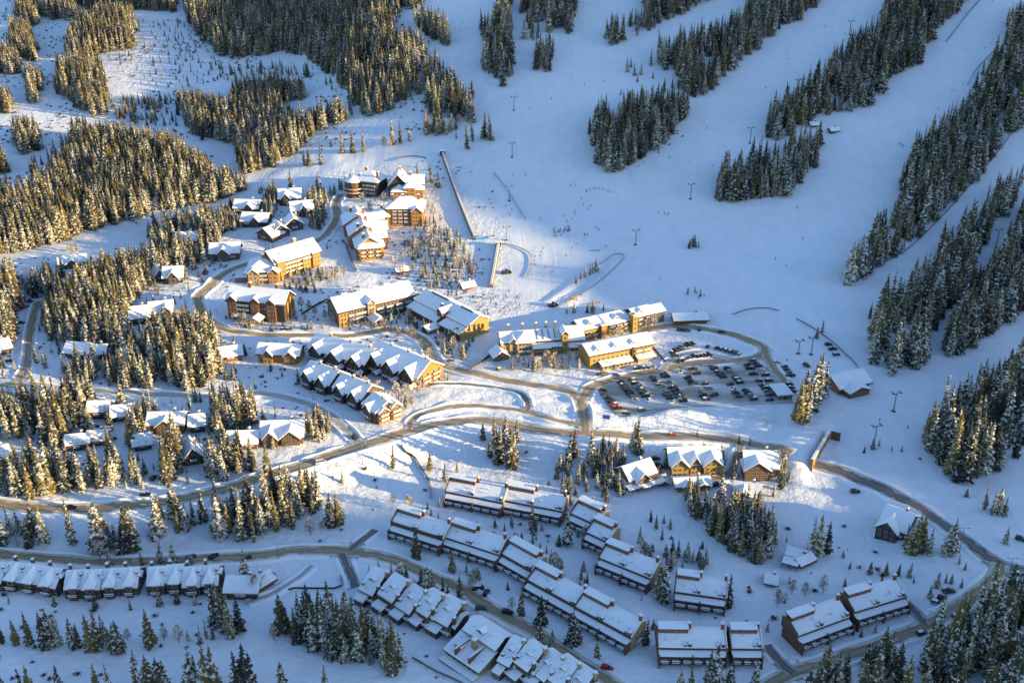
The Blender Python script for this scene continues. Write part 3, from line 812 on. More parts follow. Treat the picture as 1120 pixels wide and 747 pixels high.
b.box('terrace', 0, w, -6.5, -3.1, -2, .6, stone, .5)

# ---- three rows of dark chalets at the lower left
def chalet_row(p0, p1, label, n):
    b = Bld('chalet_row', label, p0, p1, 'chalet', 'dark chalet rows below the lower road', 12)
    w = b.W; u = w / n; r = None
    for i in range(n):
        x0, x1 = i * u, (i + 1) * u
        fy = random.choice([0.0, 1.3, .6, 1.9]); hj = random.uniform(-.5, .5)
        r = b.gable(x0 + .02, x1 - .02, fy, 12 + fy, 5.4 + hj, 4.2, 'x', .9, wood_dark, gov=.15, thick=.6)
        # pyramid-roofed bay
        bw = u * random.uniform(.36, .46); bx = x0 + u * random.uniform(.44, .56)
        m = MB(); m.box(bx - bw/2, bx + bw/2, fy - 1.4, fy + 3.2, -2, 6.3); bay = m.build('bay', wood_brown, b.root)
        m = MB(); e = .7
        v = [(bx - bw/2 - e, fy - 1.4 - e, 6.3), (bx + bw/2 + e, fy - 1.4 - e, 6.3), (bx + bw/2 + e, fy + 5.4, 6.3), (bx - bw/2 - e, fy + 5.4, 6.3)]
        ap = [(bx, fy + 1.0, 9.6), (bx, fy + 5.2, 9.8)]
        m.add(v + ap, [(0, 1, 4), (1, 2, 5, 4), (2, 3, 5), (3, 0, 4, 5), (3, 2, 1, 0)], 0)
        v2 = [(p[0], p[1], p[2] + .05) for p in v]; v3 = [(p[0], p[1], p[2] + .6) for p in v]; a3 = [(p[0], p[1], p[2] + .6) for p in ap]
        m.add(v3 + a3, [(0, 1, 4), (1, 2, 5, 4), (2, 3, 5), (3, 0, 4, 5)], 1); m.add(v2 + v3, [(0, 1, 5, 4), (1, 2, 6, 5), (2, 3, 7, 6), (3, 0, 4, 7)], 1)
        m.build('bay_roof', [fascia, snow], bay)
        link('window', window_mesh(bw * .6, 1.6), bay, (bx, fy - 1.4, 4.7), 0)
        b.balc('f', fy - 1.4, [bx], [2.4], bw * 1.15, 1.3, wood_brown)
        b.wins('f', fy, x0 + .3, x0 + u * .28, 2, 1, 1.4, 2.6, 1.2, 1.4); b.wins('f', fy, x1 - u * .28, x1 - .3, 2, 1, 1.4, 2.6, 1.2, 1.4)
        b.chimney(r, x0 + u * .15, 7.6 + fy, 7.5, 10.9, 1.1, 1.0, wood_brown); b.chimney(r, x0 + u * .85, 4.0 + fy, 6, 9.0, 1.0, .9, wood_brown)
        b.dormer(r, x0 + u * .95, 3.0 + fy, 6.5 + fy, 1.9, 6.2, 1.3, .6, wood_dark)
    b.wins('r', w, 2, 10, 2, 3, 1.5, 2.7, 1.2, 1.4)
chalet_row((-14,645), (62,655), "dark chalet row farthest left below the lower road, cut by the picture's left edge", 4)
chalet_row((71,657), (152,653), "middle dark chalet row below the lower road, four pyramid-roofed bays", 4)
chalet_row((161,653), (240,651), "dark chalet row nearest the bend of the footpath, right end of the three rows", 4)

# ---- generic chalet: main gable facing a side plus a cross gable
def chalet(p0, p1, label, depth=11, h=5.0, rise=3.8, axis='x', mat=wood_brown, cross=None, cat='house', porch=True, group=None, dorm=0, name='chalet', floors=2, thick=.5, mat2=None):
    if group and 'ski way' in group: h *= 1.15; rise *= 1.22; depth *= 1.18; cross = [(c, cw * 1.1, dd) for c, cw, dd in cross] if cross else None
    b = Bld(name, label, p0, p1, cat, group, depth); w = b.W
    r = b.gable(0, w, 0, depth, h, rise, axis, 1.3, mat, thick=thick)
    n = max(2, int(w / 3.2))
    if cross:
        for (c, cw, dd) in cross:
            r2 = b.gable(w * c - cw/2, w * c + cw/2, -dd, depth * .55, h * .93, rise * .86, 'y', .9, mat2 or mat, thick=thick)
            b.wins('f', -dd, w * c - cw/2 + .4, w * c + cw/2 - .4, floors, max(1, int(cw / 2.4)), 1.5, 2.5, 1.4, 1.4)
            b.wins('f', -dd, w * c - .8, w * c + .8, 1, 1, h + rise * .25, 1, 1.3, 1.2)
        b.wins('f', 0, .3, w * cross[0][0] - cross[0][1]/2 - .3, floors, 1, 1.5, 2.5, 1.2, 1.4) if w * cross[0][0] - cross[0][1]/2 > 2.5 else None
    else:
        b.wins('f', 0, .5, w - .5, floors, n, 1.5, 2.6, 1.3, 1.4)
        if axis == 'y': b.wins('f', 0, w/2 - 1.2, w/2 + 1.2, 1, 1, h + rise * .3, 1, 1.5, 1.3)
    b.wins('r', w, .6, depth - .6, floors, 3, 1.5, 2.6, 1.2, 1.3); b.wins('l', 0, .6, depth - .6, floors, 3, 1.5, 2.6, 1.2, 1.3)
    for k in range(dorm): b.dormer(r, w * (k + .5) / dorm, depth * .12, depth * .5, 2.4, h + .3, 1.4, .9, mat)
    b.chimney(r, w * .72, depth * .58, h + rise * .5, h + rise + 1.3, 1.1, 1.0, stone)
    if porch:
        b.balc('f', 0, [w * .5] if not cross else [w * (.22 if cross[0][0] > .5 else .78)], [2.5], min(4.5, w * .35), 1.5, mat)
        b.door('f', 0, w * .12)
    return b

# ---- lodges of the village centre
LG = 'snow covered lodges of the village centre'
# long front lodge with two dormer gables and russet stair towers
b = Bld('apartment_lodge', 'dark timber lodge with russet stair towers beside the bend of the village road', (251,347), (312,353), 'lodge', LG, 16)
w = b.W
r = b.gable(0, w, 0, 16, 12.5, 6.0, 'x', 1.2, wood_dark)
for x, m_ in ((.09, wood_brown), (.50, wood_red), (.78, wood_brown)):
    cw = 6.0
    b.gable(w * x - cw/2, w * x + cw/2, -1.6, 7, 13.0, 2.6, 'y', .7, m_)
    b.wins('f', -1.6, w * x - cw/2 + .5, w * x + cw/2 - .5, 4, 2, 1.8, 3.0, 1.3, 1.6)
b.balc('f', 0, [w * .22, w * .33], [3.0, 6.0, 9.0], 4.4, 1.5, grey_wood)
b.wins('f', 0, w * .16, w * .44, 4, 4, 1.8, 3.0, 1.5, 1.6); b.wins('f', 0, w * .57, w * .70, 4, 2, 1.8, 3.0, 1.4, 1.6)
b.wins('r', w, .8, 15.2, 4, 4, 1.8, 3.0, 1.3, 1.6)
for y in (3.5, 8, 12.5):
    m = MB(); m.box(w + .02, w + 1.2, y - .9, y + .9, -3, 12.4 + (2 if y == 8 else 0)); m.build('sunlit_pilaster', ochre, b.root)  # ochre on the dark lodge paints in sunlight on its right end
b.chimney(r, w * .33, 8, 17, 21.5, 2.0, 2.0, wood_red); b.chimney(r, w * .80, 9, 16.5, 21.5, 2.0, 2.0, wood_red)
m = MB()
for x in (-3, 3):
    for y in (-9, -3): m.box(w * .56 + x - .3, w * .56 + x + .3, y - .3, y + .3, -1, 3.6)
pr = m.build('porch_post', stone, b.root)
b.roof_prism([(w * .56 - 4.2, 3.4), (w * .56, 5.6), (w * .56 + 4.2, 3.4)], 'y', -10, -1.7, .5)
b.box('canopy', w * .14, w * .48, -5, -.1, 2.6, 3.0, wood_dark, .5)

# lodge behind it, gold front and two wings
b = Bld('apartment_lodge', 'gold lodge with a long snowy roof and towers, above the russet towered lodge', (303,307), (351,289), 'lodge', LG, 18)
w = b.W
r = b.gable(0, w, 0, 18, 11.5, 6.5, 'x', 1.3, yellow)
for x, m_, hh in ((.10, ochre, 12.6), (.66, yellow, 9.5), (.88, ochre, 11.3)):
    m = MB(); m.box(w * x - 3, w * x + 3, -1.8, 2, -3, hh); m.build('stair_tower', m_, b.root)
    b.roof_prism([(-2.6, hh - .1), (4.0, hh + 2.0)], 'x', w * x - 3.5, w * x + 3.5, .5)
    b.wins('f', -1.8, w * x - 2.6, w * x + 2.6, 3, 2, 1.8, 3.1, 1.3, 1.5)
b.balc('f', 0, [w * .26, w * .38, w * .50], [3.0, 6.0, 9.0], 5.0, 1.5, yellow)
b.wins('f', 0, w * .18, w * .58, 4, 6, 1.7, 3.0, 1.6, 1.6)
b.wins('r', w, 1, 17, 3, 4, 1.8, 3.0, 1.3, 1.6)
b.chimney(r, w * .62, 10, 17, 21, 2.4, 2.0, yellow)
b.dormer(r, w * .8, 4, 10, 3.6, 12.5, 2.0, 1.4, ochre); b.dormer(r, w * .2, 4, 10, 3.6, 12.5, 2.0, 1.4, ochre)
b2 = Bld('apartment_lodge', 'lower gold wing with two chimneys at the left end of the gold lodge', (271,311), (306,309), 'lodge', LG, 20)
w = b2.W
r = b2.hip(0, w, 0, 24, 8.5, 6.5, 1.2, yellow)
b2.gable(w * .05, w * .35, -1.5, 8, 8.3, 2.6, 'y', .8, tan); b2.gable(w * .68, w * .97, -1.5, 8, 8.3, 2.8, 'y', .8, ochre)
b2.wins('f', -1.5, w * .07, w * .33, 3, 2, 1.6, 2.9, 1.3, 1.5); b2.wins('f', -1.5, w * .70, w * .95, 3, 2, 1.6, 2.9, 1.3, 1.5)
b2.balc('f', 0, [w * .51], [2.8, 5.6], w * .26, 1.5, yellow); b2.wins('f', 0, w * .38, w * .64, 3, 3, 1.6, 2.9, 1.3, 1.5); b2.wins('l', 0, 1, 20, 3, 5, 1.6, 2.9, 1.3, 1.5)
b2.chimney(r, w * .5, 10, 12.5, 17.5, 2, 1.8, ochre); b2.chimney(r, w * .72, 14, 12.5, 17.5, 2, 1.8, ochre)
b2.box('annex', -9, -.4, 3, 14, -2, 3.6, grey_wood, .6)

# tall gold lodge whose wings step up the hill
b = Bld('apartment_lodge', 'gold stepped lodge whose gabled wings climb the hill, many chimneys', (391,285), (420,280.5), 'lodge', LG, 62)
w = b.W
r = b.gable(0, w, 0, 20, 9.5, 6.5, 'y', 1.4, ochre)
b.hip(w * .06, w * .94, -3, 8, 9.0, 4.0, 1.1, ochre)
b.wins('f', -3, w * .1, w * .9, 3, 6, 1.7, 2.8, 1.6, 1.8); b.balc('f', -3, [w * .22, w * .5, w * .78], [2.9, 5.7], w * .2, 1.3, ochre)
rb = b.gable(-2.5, w * .95, 20.2, 42, 11.5, 7.0, 'y', 1.4, ochre); rc = b.gable(-4.5, w * .9, 42.2, 62, 12.5, 6.5, 'y', 1.4, wood_red)
b.gable(w * .45, w + 4.0, 12, 21, 10.5, 3.6, 'x', .9, wood_red); b.gable(w * .45, w + 6.5, 27, 37, 12, 4.0, 'x', .9, ochre); b.gable(w * .4, w + 6.0, 45, 55, 13, 4.0, 'x', .9, wood_red)
b.wins('f', 12, w + .4, w + 3.8, 3, 1, 1.8, 2.9, 1.4, 1.6); b.wins('f', 27, w + .4, w + 6.2, 4, 2, 1.8, 2.9, 1.4, 1.6)
b.wins('r', w + 4.0, 12.5, 20.5, 3, 3, 1.8, 2.9, 1.3, 1.6); b.wins('r', w + 6.5, 27.5, 36.5, 4, 3, 1.8, 2.9, 1.3, 1.6); b.wins('r', w + 6.0, 45.5, 54.5, 4, 3, 1.8, 2.9, 1.3, 1.6)
b.wins('l', 0, 1, 19, 3, 5, 1.8, 2.9, 1.4, 1.6); b.wins('l', -2.5, 21, 41, 4, 5, 1.8, 2.9, 1.4, 1.6); b.wins('l', -4.5, 43, 61, 4, 5, 1.8, 2.9, 1.4, 1.6); b.balc('l', -2.5, [26, 35], [3.0, 6.0], 4.5, 1.4, grey_wood)
for x, y, z in ((.3, 6, 13), (.62, 15, 14), (.2, 24, 14.5), (.55, 33, 17), (.25, 40, 16.5), (.55, 50, 17.5), (.1, 57, 16)): b.chimney(r, w * x, y, z - 2, z + 4.0, 2.0, 1.7, wood_red)
b = Bld('lodge_link', 'low gold link between the stepped lodge and the five storey wing', (412,251), (426,249), 'lodge', LG, 14)
w = b.W; r = b.hip(0, w, 0, 14, 9, 4.5, 1.2, ochre); b.wins('f', 0, .5, w - .5, 3, 3, 1.7, 2.8, 1.4, 1.5); b.chimney(r, w * .5, 7, 11, 16, 1.8, 1.6, wood_red)
b = Bld('apartment_lodge', 'five storey gold lodge wing with rows of balconies, below the two summit lodges', (425,248), (463,246), 'lodge', LG, 17)
w = b.W
r = b.hip(0, w, 0, 18, 13.5, 6.5, 1.4, ochre)
b.balc('f', 0, [w * q for q in (.2, .36, .52)], [2.9, 5.8, 8.7, 11.2], w * .12, 1.4, wood_red)
b.wins('f', 0, w * .05, w * .65, 5, 7, 1.6, 2.75, 1.7, 1.6)
b.gable(w * .68, w * .98, -2.5, 9, 12.0, 3.2, 'y', .9, ochre); b.wins('f', -2.5, w * .70, w * .96, 4, 3, 1.7, 2.9, 1.3, 1.6)
b.wins('r', w, 1, 17, 4, 4, 1.8, 2.9, 1.3, 1.6); b.wins('l', 0, 1, 17, 4, 4, 1.8, 2.9, 1.3, 1.6)
b.box('roof_box', w * .22, w * .55, 4.5, 6.5, 13, 17.2, ochre, .5, r)
for q in (.1, .4, .85): b.chimney(r, w * q, 9.5, 17.5, 21.5, 2.0, 1.6, wood_red)

# summit pair
b = Bld('apartment_lodge', 'dark lodge with a round bay and curved balconies, topmost left in the village', (386,214), (413,216), 'lodge', LG, 18)
w = b.W
r = b.hip(0, w, 0, 18, 12.5, 6.5, 1.3, wood_dark)
m = MB(); m.lathe([(6.2, -3), (6.2, 12.0), (0, 12.0)], 14, 0, (1.0, 1.0)); m.build('round_bay', wood_brown, b.root)
m = MB(); m.lathe([(7.6, 12.0), (7.4, 12.6), (0, 16.2)], 14, 0, (1.0, 1.0)); m.build('bay_roof_snow', snow, b.root)
for z in (3, 6): 
    m = MB(); m.lathe([(6.3, z), (8.0, z), (8.0, z + 1.0), (7.7, z + 1.05), (7.7, z + .3), (6.3, z + .3)], 16, 0, (1.0, 1.0)); m.build('curved_balcony', wframe, b.root)
b.wins('f', 0, w * .35, w, 4, 5, 1.8, 3.0, 1.4, 1.6); b.balc('f', 0, [w * .55, w * .82], [3, 6, 9], w * .22, 1.4, grey_wood)
b.chimney(r, w * .4, 9, 17, 21, 2.0, 1.6, ochre); b.chimney(r, w * .95, 4, 13, 20, 1.8, 1.6, ochre)
b.dormer(r, w * .25, 3, 8, 4, 13.2, 2, 1.6, wood_dark)
b = Bld('apartment_lodge', 'lodge with a steep dark gabled ridge and gold right gable, topmost right in the village', (425,219), (463,216), 'lodge', LG, 24)
w = b.W
r = b.gable(0, w * .55, 5, 26, 9.5, 8.5, 'y', 1.2, wood_dark)
b.gable(w * .45, w, 6, 18, 10.5, 5.5, 'x', 1.2, ochre)
r2 = b.hip(w * .12, w * .52, -2, 9, 6.2, 4.0, 1.2, ochre); b.hip(w * .48, w * .78, -3, 7, 9.6, 3.6, 1.1, ochre); b.hip(w * .76, w * 1.0, -1, 7, 7.5, 3.2, 1.0, ochre)
b.wins('f', -2, w * .15, w * .48, 2, 3, 1.7, 2.8, 1.4, 1.6); b.wins('f', -3, w * .5, w * .76, 3, 2, 1.7, 2.8, 1.5, 1.6); b.wins('f', -1, w * .79, w * .98, 2, 2, 1.7, 2.8, 1.3, 1.6)
b.wins('r', w, 7, 17, 3, 4, 1.7, 2.9, 1.3, 1.5)
b.chimney(r, w * .30, 20, 15, 20.5, 2, 1.8, ochre); b.chimney(r, w * .62, 12, 14, 18, 2, 1.6, wood_red)

# long roofed lodge in the middle, its lower front in shade
b = Bld('apartment_lodge', 'long grey brown lodge with one sunlit roof gable and a covered entrance', (372,358), (453,338), 'lodge', LG, 18)
w = b.W
r = b.gable(0, w, 0, 18, 10.5, 6.0, 'x', 1.4, grey_wood, pitch=.5)
b.gable(w * .36, w * .46, -2, 9, 12, 2.6, 'y', .8, tan); b.wins('f', -2, w * .37, w * .45, 4, 2, 1.8, 3, 1.3, 1.6)
m = MB(); m.box(-.6, w * .10, -.8, 0, -3, 10.1); m.build('end_bay', ochre, b.root); b.wins('f', -.8, .2, w * .09, 3, 2, 1.8, 3, 1.5, 1.6)
b.wins('f', 0, w * .12, w * .34, 3, 6, 1.8, 3, 1.5, 1.6); b.wins('f', 0, w * .48, w * .98, 3, 10, 1.8, 3, 1.5, 1.6)
b.balc('f', 0, [w * q for q in (.16, .23, .30, .53, .66, .79, .92)], [3.1, 6.1], 4.8, 1.4, grey_wood)
b.wins('r', w, 1, 17, 3, 4, 1.8, 3.0, 1.3, 1.6); b.wins('l', 0, 1, 17, 3, 4, 1.8, 3.0, 1.3, 1.6)
for q in (.17, .42, .58, .74): b.box('roof_vent', w * q - 2.2, w * q + 2.2, 10.3, 11.6, 15.4, 16.6, fascia, .5, r)
m = MB()
for x in (-2.6, 2.6): m.box(w * .42 + x - .35, w * .42 + x + .35, -11, -10.3, -1, 3.6)
m.build('porch_post', stone, b.root)
b.roof_prism([(w * .42 - 4.5, 3.0), (w * .42, 5.4), (w * .42 + 4.5, 3.0)], 'y', -12.5, -2.1, .5)

# big shaded roof lodge with yellow gable end
b = Bld('apartment_lodge', 'lodge with a broad blue shaded double roof and a yellow end wall facing the sun', (447,344), (503,374), 'lodge', LG, 20)
w = b.W
b.wall([(0, -3), (22, -3), (22, 9.4), (15, 12.6), (6.0, 8.6), (6.0, 7.4), (0, 5.6)], 'x', 0, w, wood_brown)
b.roof_prism([(-1.2, 5.2), (6.2, 7.8)], 'x', -1, w * .56, .5); b.roof_prism([(-1.2, 5.2), (6.2, 7.8)], 'x', w * .62, w + 1, .5)
r = b.roof_prism([(5.2, 8.4), (15, 12.9), (23.2, 9.1)], 'x', -1, w + 1, .5)
m = MB(); m.prism([(0.2, -3), (22, -3), (22, 9.3), (15, 12.5), (.2, 6)], 'x', w + .02, w + .35); m.build('lit_end_wall', yellow, b.root)  # yellow over the brown wall: sunlight on this end put in as colour
b.dormer(r, w * .56, 2.5, 12, 5.0, 8.0, 3.2, 2.0, wood_brown)
b.box('skylight_band', w * .12, w * .45, 14.2, 15.2, 12, 14.0, wood_dark, .5, r); b.box('skylight_band', w * .68, w * .9, 14.2, 15.2, 12, 14.0, wood_dark, .5, r)
b.box('vent_box', w * .42, w * .42 + 1.6, 9, 10.4, 9.5, 12.4, steel_dark, .4, r)
b.wins('f', 0, 1, w - 1, 1, 9, 1.8, 3, 2.2, 1.8); b.wins('f', 0, 1, w * .5, 1, 4, 4.2, 3, 1.6, 1.2); b.wins('r', w + .35, 2, 20, 2, 5, 2.2, 3.2, 1.2, 1.6)
m = MB(); 
for x in (-2.4, 2.4): m.box(w * .56 + x - .3, w * .56 + x + .3, -9, -8.4, -2, 3.2)
m.build('porch_post', stone, b.root); b.roof_prism([(w * .56 - 4.2, 2.8), (w * .56, 5), (w * .56 + 4.2, 2.8)], 'y', -10, -.1, .5)

# mustard coloured lodge along the road
b = Bld('apartment_lodge', 'mustard coloured lodge with a slim tower and stepped roofs facing the main junction', (549,389), (641,382), 'lodge', LG, 18)
w = b.W
r = b.gable(0, w * .76, 0, 14, 8.0, 3.8, 'x', 1.0, yellow)
r1 = b.hip(w * .17, w * .36, -2.5, 9, 8.7, 4.2, 1.1, tan); b.gable(w * .09, w * .18, -1.2, 8, 8.8, 2.4, 'y', .7, tan)
b.shed(w * .36, w * .56, -3.6, 0, 5.0, 6.6, .6, yellow); b.shed(w * .56, w * .69, -3.0, 0, 5.4, 6.8, .6, yellow)
m = MB(); m.box(w * .70, w * .77, -3.4, 2, -3, 12.5); m.build('tower', yellow, b.root)
b.roof_prism([(w * .70 - .6, 12.2), (w * .735, 14.6), (w * .77 + .6, 12.2)], 'y', -4, 6, .45); b.wins('f', -3.4, w * .71, w * .76, 3, 1, 2.5, 3.8, 1.3, 1.8)
b.shed(w * .77, w * .98, 1.5, 12, 6.4, 10.2, .9, yellow); b.shed(w * .79, w * 1.0, -2, 1.5, 3.4, 4.6, .6, yellow)
b.wins('f', 1.5, w * .79, w * .96, 1, 4, 5.4, 3, 1.3, 1.1); b.wins('f', -2, w * .81, w * .98, 1, 4, 1.8, 3, 1.6, 1.6)
b.wins('f', -3.6, w * .37, w * .55, 1, 5, 3.9, 3, 1.3, 1.2); b.wins('f', -3.6, w * .37, w * .55, 1, 5, 1.4, 3, 1.8, 1.8); b.wins('f', -3.0, w * .57, w * .68, 2, 3, 1.6, 2.6, 1.3, 1.4)
b.wins('f', -2.5, w * .19, w * .34, 3, 4, 1.7, 2.9, 1.5, 1.6); b.wins('f', 0, w * .01, w * .085, 3, 2, 1.7, 2.8, 1.2, 1.4); b.wins('f', -1.2, w * .11, w * .165, 3, 1, 1.8, 2.8, 1.5, 1.5)
b.balc('f', -2.5, [w * .22, w * .31], [3.0], w * .08, 1.6, tan)
for q in (.10, .27, .43, .55, .66): b.chimney(r, w * q, 9.5, 12, 15.2, 1.5, 1.2, grey_wood)
for q in (.42, .49, .56, .63):
    m = MB(); m.prism([(.1, 7.9), (6.6, 11.4), (6.6, 12.5), (.1, 9.0)], 'x', w * q - .2, w * q + .2); m.build('roof_fin', grey_wood, r)
b = Bld('apartment_lodge', 'mustard lodge with two flat snowy roof planes, between tower lodge and rear lodge', (637,374), (688,361), 'lodge', LG, 18)
w = b.W
r = b.gable(0, w * .48, 0, 13, 7.4, 2.8, 'x', .9, yellow, ridge=.7); r3_ = b.gable(w * .505, w, -.8, 12.5, 7.8, 2.6, 'x', .9, grey_wood, ridge=.7); vents(b, r, 4, 1, w * .45, 2, 8, lambda y: 7.4 + y * .3); vents(b, r3_, 5, w * .55, w * .95, 1, 8, lambda y: 7.8 + y * .28); b.dormer(r3_, w * .75, 2, 6, 3.2, 8.2, 1.3, 1, grey_wood)
m = MB(); m.box(w * .36, w * .49, -2.2, -.02, -3, 8.3); m.build('stair_tower', ochre, b.root); b.box('tower_cap', w * .35, w * .50, -2.5, 0, 8.3, 8.6, fascia, .5)
b.wins('f', 0, w * .03, w * .34, 3, 4, 1.7, 2.7, 1.4, 1.5); b.wins('f', -.8, w * .54, w * .98, 3, 5, 1.7, 2.7, 1.4, 1.5)
b.balc('f', 0, [w * .1, w * .25], [2.8], w * .12, 1.5, yellow); b.balc('f', -.8, [w * .6, w * .75, w * .9], [2.8, 5.5], w * .11, 1.4, grey_wood)
b.dormer(r, w * .2, 2.5, 7, 3.0, 7.9, 1.4, 1.0, yellow)
b = Bld('apartment_lodge', 'rear lodge with a slim arched yellow stair tower beside the loop road', (691,362), (727,352), 'lodge', LG, 20)
w = b.W
r = b.gable(w * .1, w * .62, 0, 13, 8.6, 2.6, 'x', .9, grey_wood); b.gable(w * .62, w, .8, 12, 8.0, 2.4, 'x', .9, grey_wood); b.dormer(r, w * .3, 2, 6, 3.4, 9, 1.3, 1, yellow); vents(b, r, 5, w * .15, w * .9, 2, 6, lambda y: 8.6 + y * .4); b.gable(-w * .42, -w * .1, 1, 11, 6.8, 2.2, 'x', .8, yellow)
m = MB(); m.box(-w * .06, w * .07, -3, 2, -3, 10.6); m.lathe([(1.6, 10.6), (1.2, 11.8), (0, 12.4)], 10, 0, (0, -1)); m.build('stair_tower', yellow, b.root)
b.box('tower_cap', -w * .07, w * .08, -3.2, 2.2, 10.6, 10.9, fascia, .4)
b.wins('f', -3, -w * .05, w * .06, 3, 1, 2.5, 3.0, 1.3, 1.7); b.wins('f', 0, w * .12, w * .6, 3, 4, 1.6, 2.6, 1.4, 1.5); b.wins('f', .8, w * .65, w * .97, 3, 3, 1.6, 2.5, 1.4, 1.5); b.balc('f', 0, [w * .22, w * .45], [3, 6], w * .14, 1.4, wood_dark)
b.wins('r', w, 1.5, 11, 3, 3, 1.6, 2.5, 1.3, 1.5)
b = Bld('apartment_lodge', 'yellow three storey lodge with three small roof dormers, nearest the car park', (645,404), (713,389), 'lodge', LG, 18)
w = b.W
r = b.gable(0, w, 0, 15, 8.8, 3.0, 'x', 1.2, yellow, ridge=.55)
vents(b, r, 6, 2, w - 2, 2, 7, lambda y: 8.8 + y * .36)
for q in (.13, .41, .70): b.dormer(r, w * q, 1.6, 6, 3.2, 8.8, 1.2, 1.2, ochre)
b.wins('f', 0, w * .03, w * .62, 3, 8, 1.9, 2.8, 1.6, 1.4); b.wins('f', 0, w * .72, w * .98, 3, 4, 1.9, 2.8, 1.6, 1.4)
m = MB(); m.box(w * .655, w * .685, -1.2, -.02, -3, 9.0); m.build('drain_shaft', wood_dark, b.root)
b.balc('f', 0, [w * .77, w * .90], [2.9, 5.6], w * .11, 1.5, tan)
b.shed(w * .14, w * .62, -5, -.05, 2.6, 3.6, .6, tan); b.shed(w * .72, w * 1.0, -4, -.05, 2.4, 3.2, .5, tan); b.wins('f', -5, w * .16, w * .6, 1, 7, 1.2, 3, 1.6, 1.3)
b.wins('r', w, 1, 17, 3, 4, 1.8, 2.8, 1.3, 1.5)

# ---- chalet rows of the village
def gable_row(p0, p1, label, gables, depth=14, h=7.0, rise=4.6, mat=wood_dark, endm=None, porches=True):
    b = Bld('chalet_block', label, p0, p1, 'townhouse', 'steep gabled chalet blocks below the village road', depth); w = b.W
    r = b.gable(0, w, 0, depth, h, rise, 'x', 1.1, mat, thick=.6)
    for q, cw, fw in gables:
        b.gable(w * q - cw/2, w * q + cw/2, -fw, depth * .5, h * .96, rise * .78, 'y', 1.0, mat, thick=.6)
        b.wins('f', -fw, w * q - cw/2 + .4, w * q + cw/2 - .4, 2, 2, 1.7, 2.8, 1.5, 1.6); b.wins('f', -fw, w * q - 1, w * q + 1, 1, 1, h + .5, 1, 1.5, 1.2)
        b.balc('f', -fw, [w * q], [2.8], cw * .8, 1.5, wood_brown)
        if porches: b.roof_prism([(w * q + cw * .5 - 2, 2.3), (w * q + cw * .5, 3.6), (w * q + cw * .5 + 2, 2.3)], 'y', -fw - 3.4, -.2, .45)
        b.chimney(r, w * q + cw * .45, depth * .5, h + rise * .6, h + rise + 1.6, 1.3, 1.2, ochre)
    if endm:
        m = MB(); m.prism([(0.1, -3), (depth - .1, -3), (depth - .1, h - .3), (depth/2, h + rise - .35), (.1, h - .3)], 'x', w + .02, w + .25); m.build('lit_end_wall', endm, b.root)  # paler right end carries the sunlight in its wall colour
        b.wins('r', w + .25, 1, depth - 1, 3, 4, 1.7, 2.7, 1.5, 1.7); b.balc('r', w + .25, [depth * .3, depth * .7], [2.7, 5.3], depth * .3, 1.3, endm)
    return b
gable_row((338,392), (399,412), "dark chalet block with four steep gables, just below the long grey lodge", [(.15, 8, 2), (.50, 9, 3), (.84, 8.5, 2)], 19, 7.5, 5.6)
gable_row((404,405), (457,425), "chalet block with steep gables and a sunlit gold right end, beside the main junction", [(.14, 8, 2), (.48, 9, 3), (.83, 9, 2.2)], 20, 8.0, 6, wood_dark, ochre)
gable_row((332,421), (361,432), "small dark chalet block at the left of the front row of three", [(.2, 6.5, 1.8), (.75, 6.5, 1.8)], 15, 7.0, 5.0, wood_dark, wood_brown, False)
gable_row((366,436), (396,449), "small dark chalet block in the middle of the front row of three", [(.25, 6.5, 1.8), (.78, 6, 1.8)], 15, 7.0, 5.0, wood_dark, wood_brown, False)
b = gable_row((398,455), (411,464), "small chalet block with gold sunlit right side, rightmost of the front three", [(.5, 6, 1.2)], 15, 7.2, 3.8, wood_brown, None, False)
w = b.W
b.gable(w - 1, w + 2.2, 1, 7, 7.0, 2.4, 'x', .8, ochre); b.gable(w - 1, w + 2.2, 8.4, 14.4, 7.4, 2.4, 'x', .8, ochre)  # ochre right gables: sun on this side painted into the cladding
b.wins('r', w + 2.2, 1.3, 6.7, 3, 3, 1.6, 2.5, 1.3, 1.5); b.wins('r', w + 2.2, 8.7, 14.1, 3, 3, 1.6, 2.6, 1.3, 1.5); b.balc('r', w + 2.2, [4, 11.4], [2.6, 5.0], 5, 1.3, ochre)

b = chalet((283,397), (327,398), "gold fronted chalet with two gables beside the dark chalet block", 12, 6.0, 3.6, 'x', ochre, [(.25, 5.5, 1.2), (.80, 6.5, 2)], floors=2)
# chalets along the ski way, upper left
CH = 'chalets beside the ski way'
chalet((257,235), (282,233), "chalet with a cross shaped snowy ridge, uppermost left beside the ski way", 10, 4.6, 3.6, 'x', wood_brown, [(.62, 6, 1.5)], group=CH)
chalet((265,249), (292,248), "chalet just below the one with the cross shaped ridge", 10, 4.6, 3.6, 'x', wood_dark, [(.55, 6, 1.5)], group=CH)
chalet((282,261), (298,266), "small chalet with a steep left hand gable, lower of the ski way cluster", 10, 4.4, 4, 'y', wood_brown, group=CH, mat2=wood_red)
chalet((299,262), (317,258), "chalet touching the steep gabled small one on its right", 10, 4.6, 4, 'y', wood_dark, group=CH)
chalet((306,225), (329,222), "chalet with a broad sunlit roof, uppermost right beside the ski way", 13, 5, 4, 'x', wood_dark, [(.3, 6, 1.5)], group=CH)
chalet((320,239), (343,236), "chalet below the broad sunlit roof, half in blue shade", 12, 5, 4, 'x', wood_dark, [(.55, 6, 1.5)], group=CH)
chalet((313,254), (332,251), "chalet with a forward facing gable at the foot of the right hand chalet cluster", 11, 4.6, 4, 'y', wood_dark, group=CH)
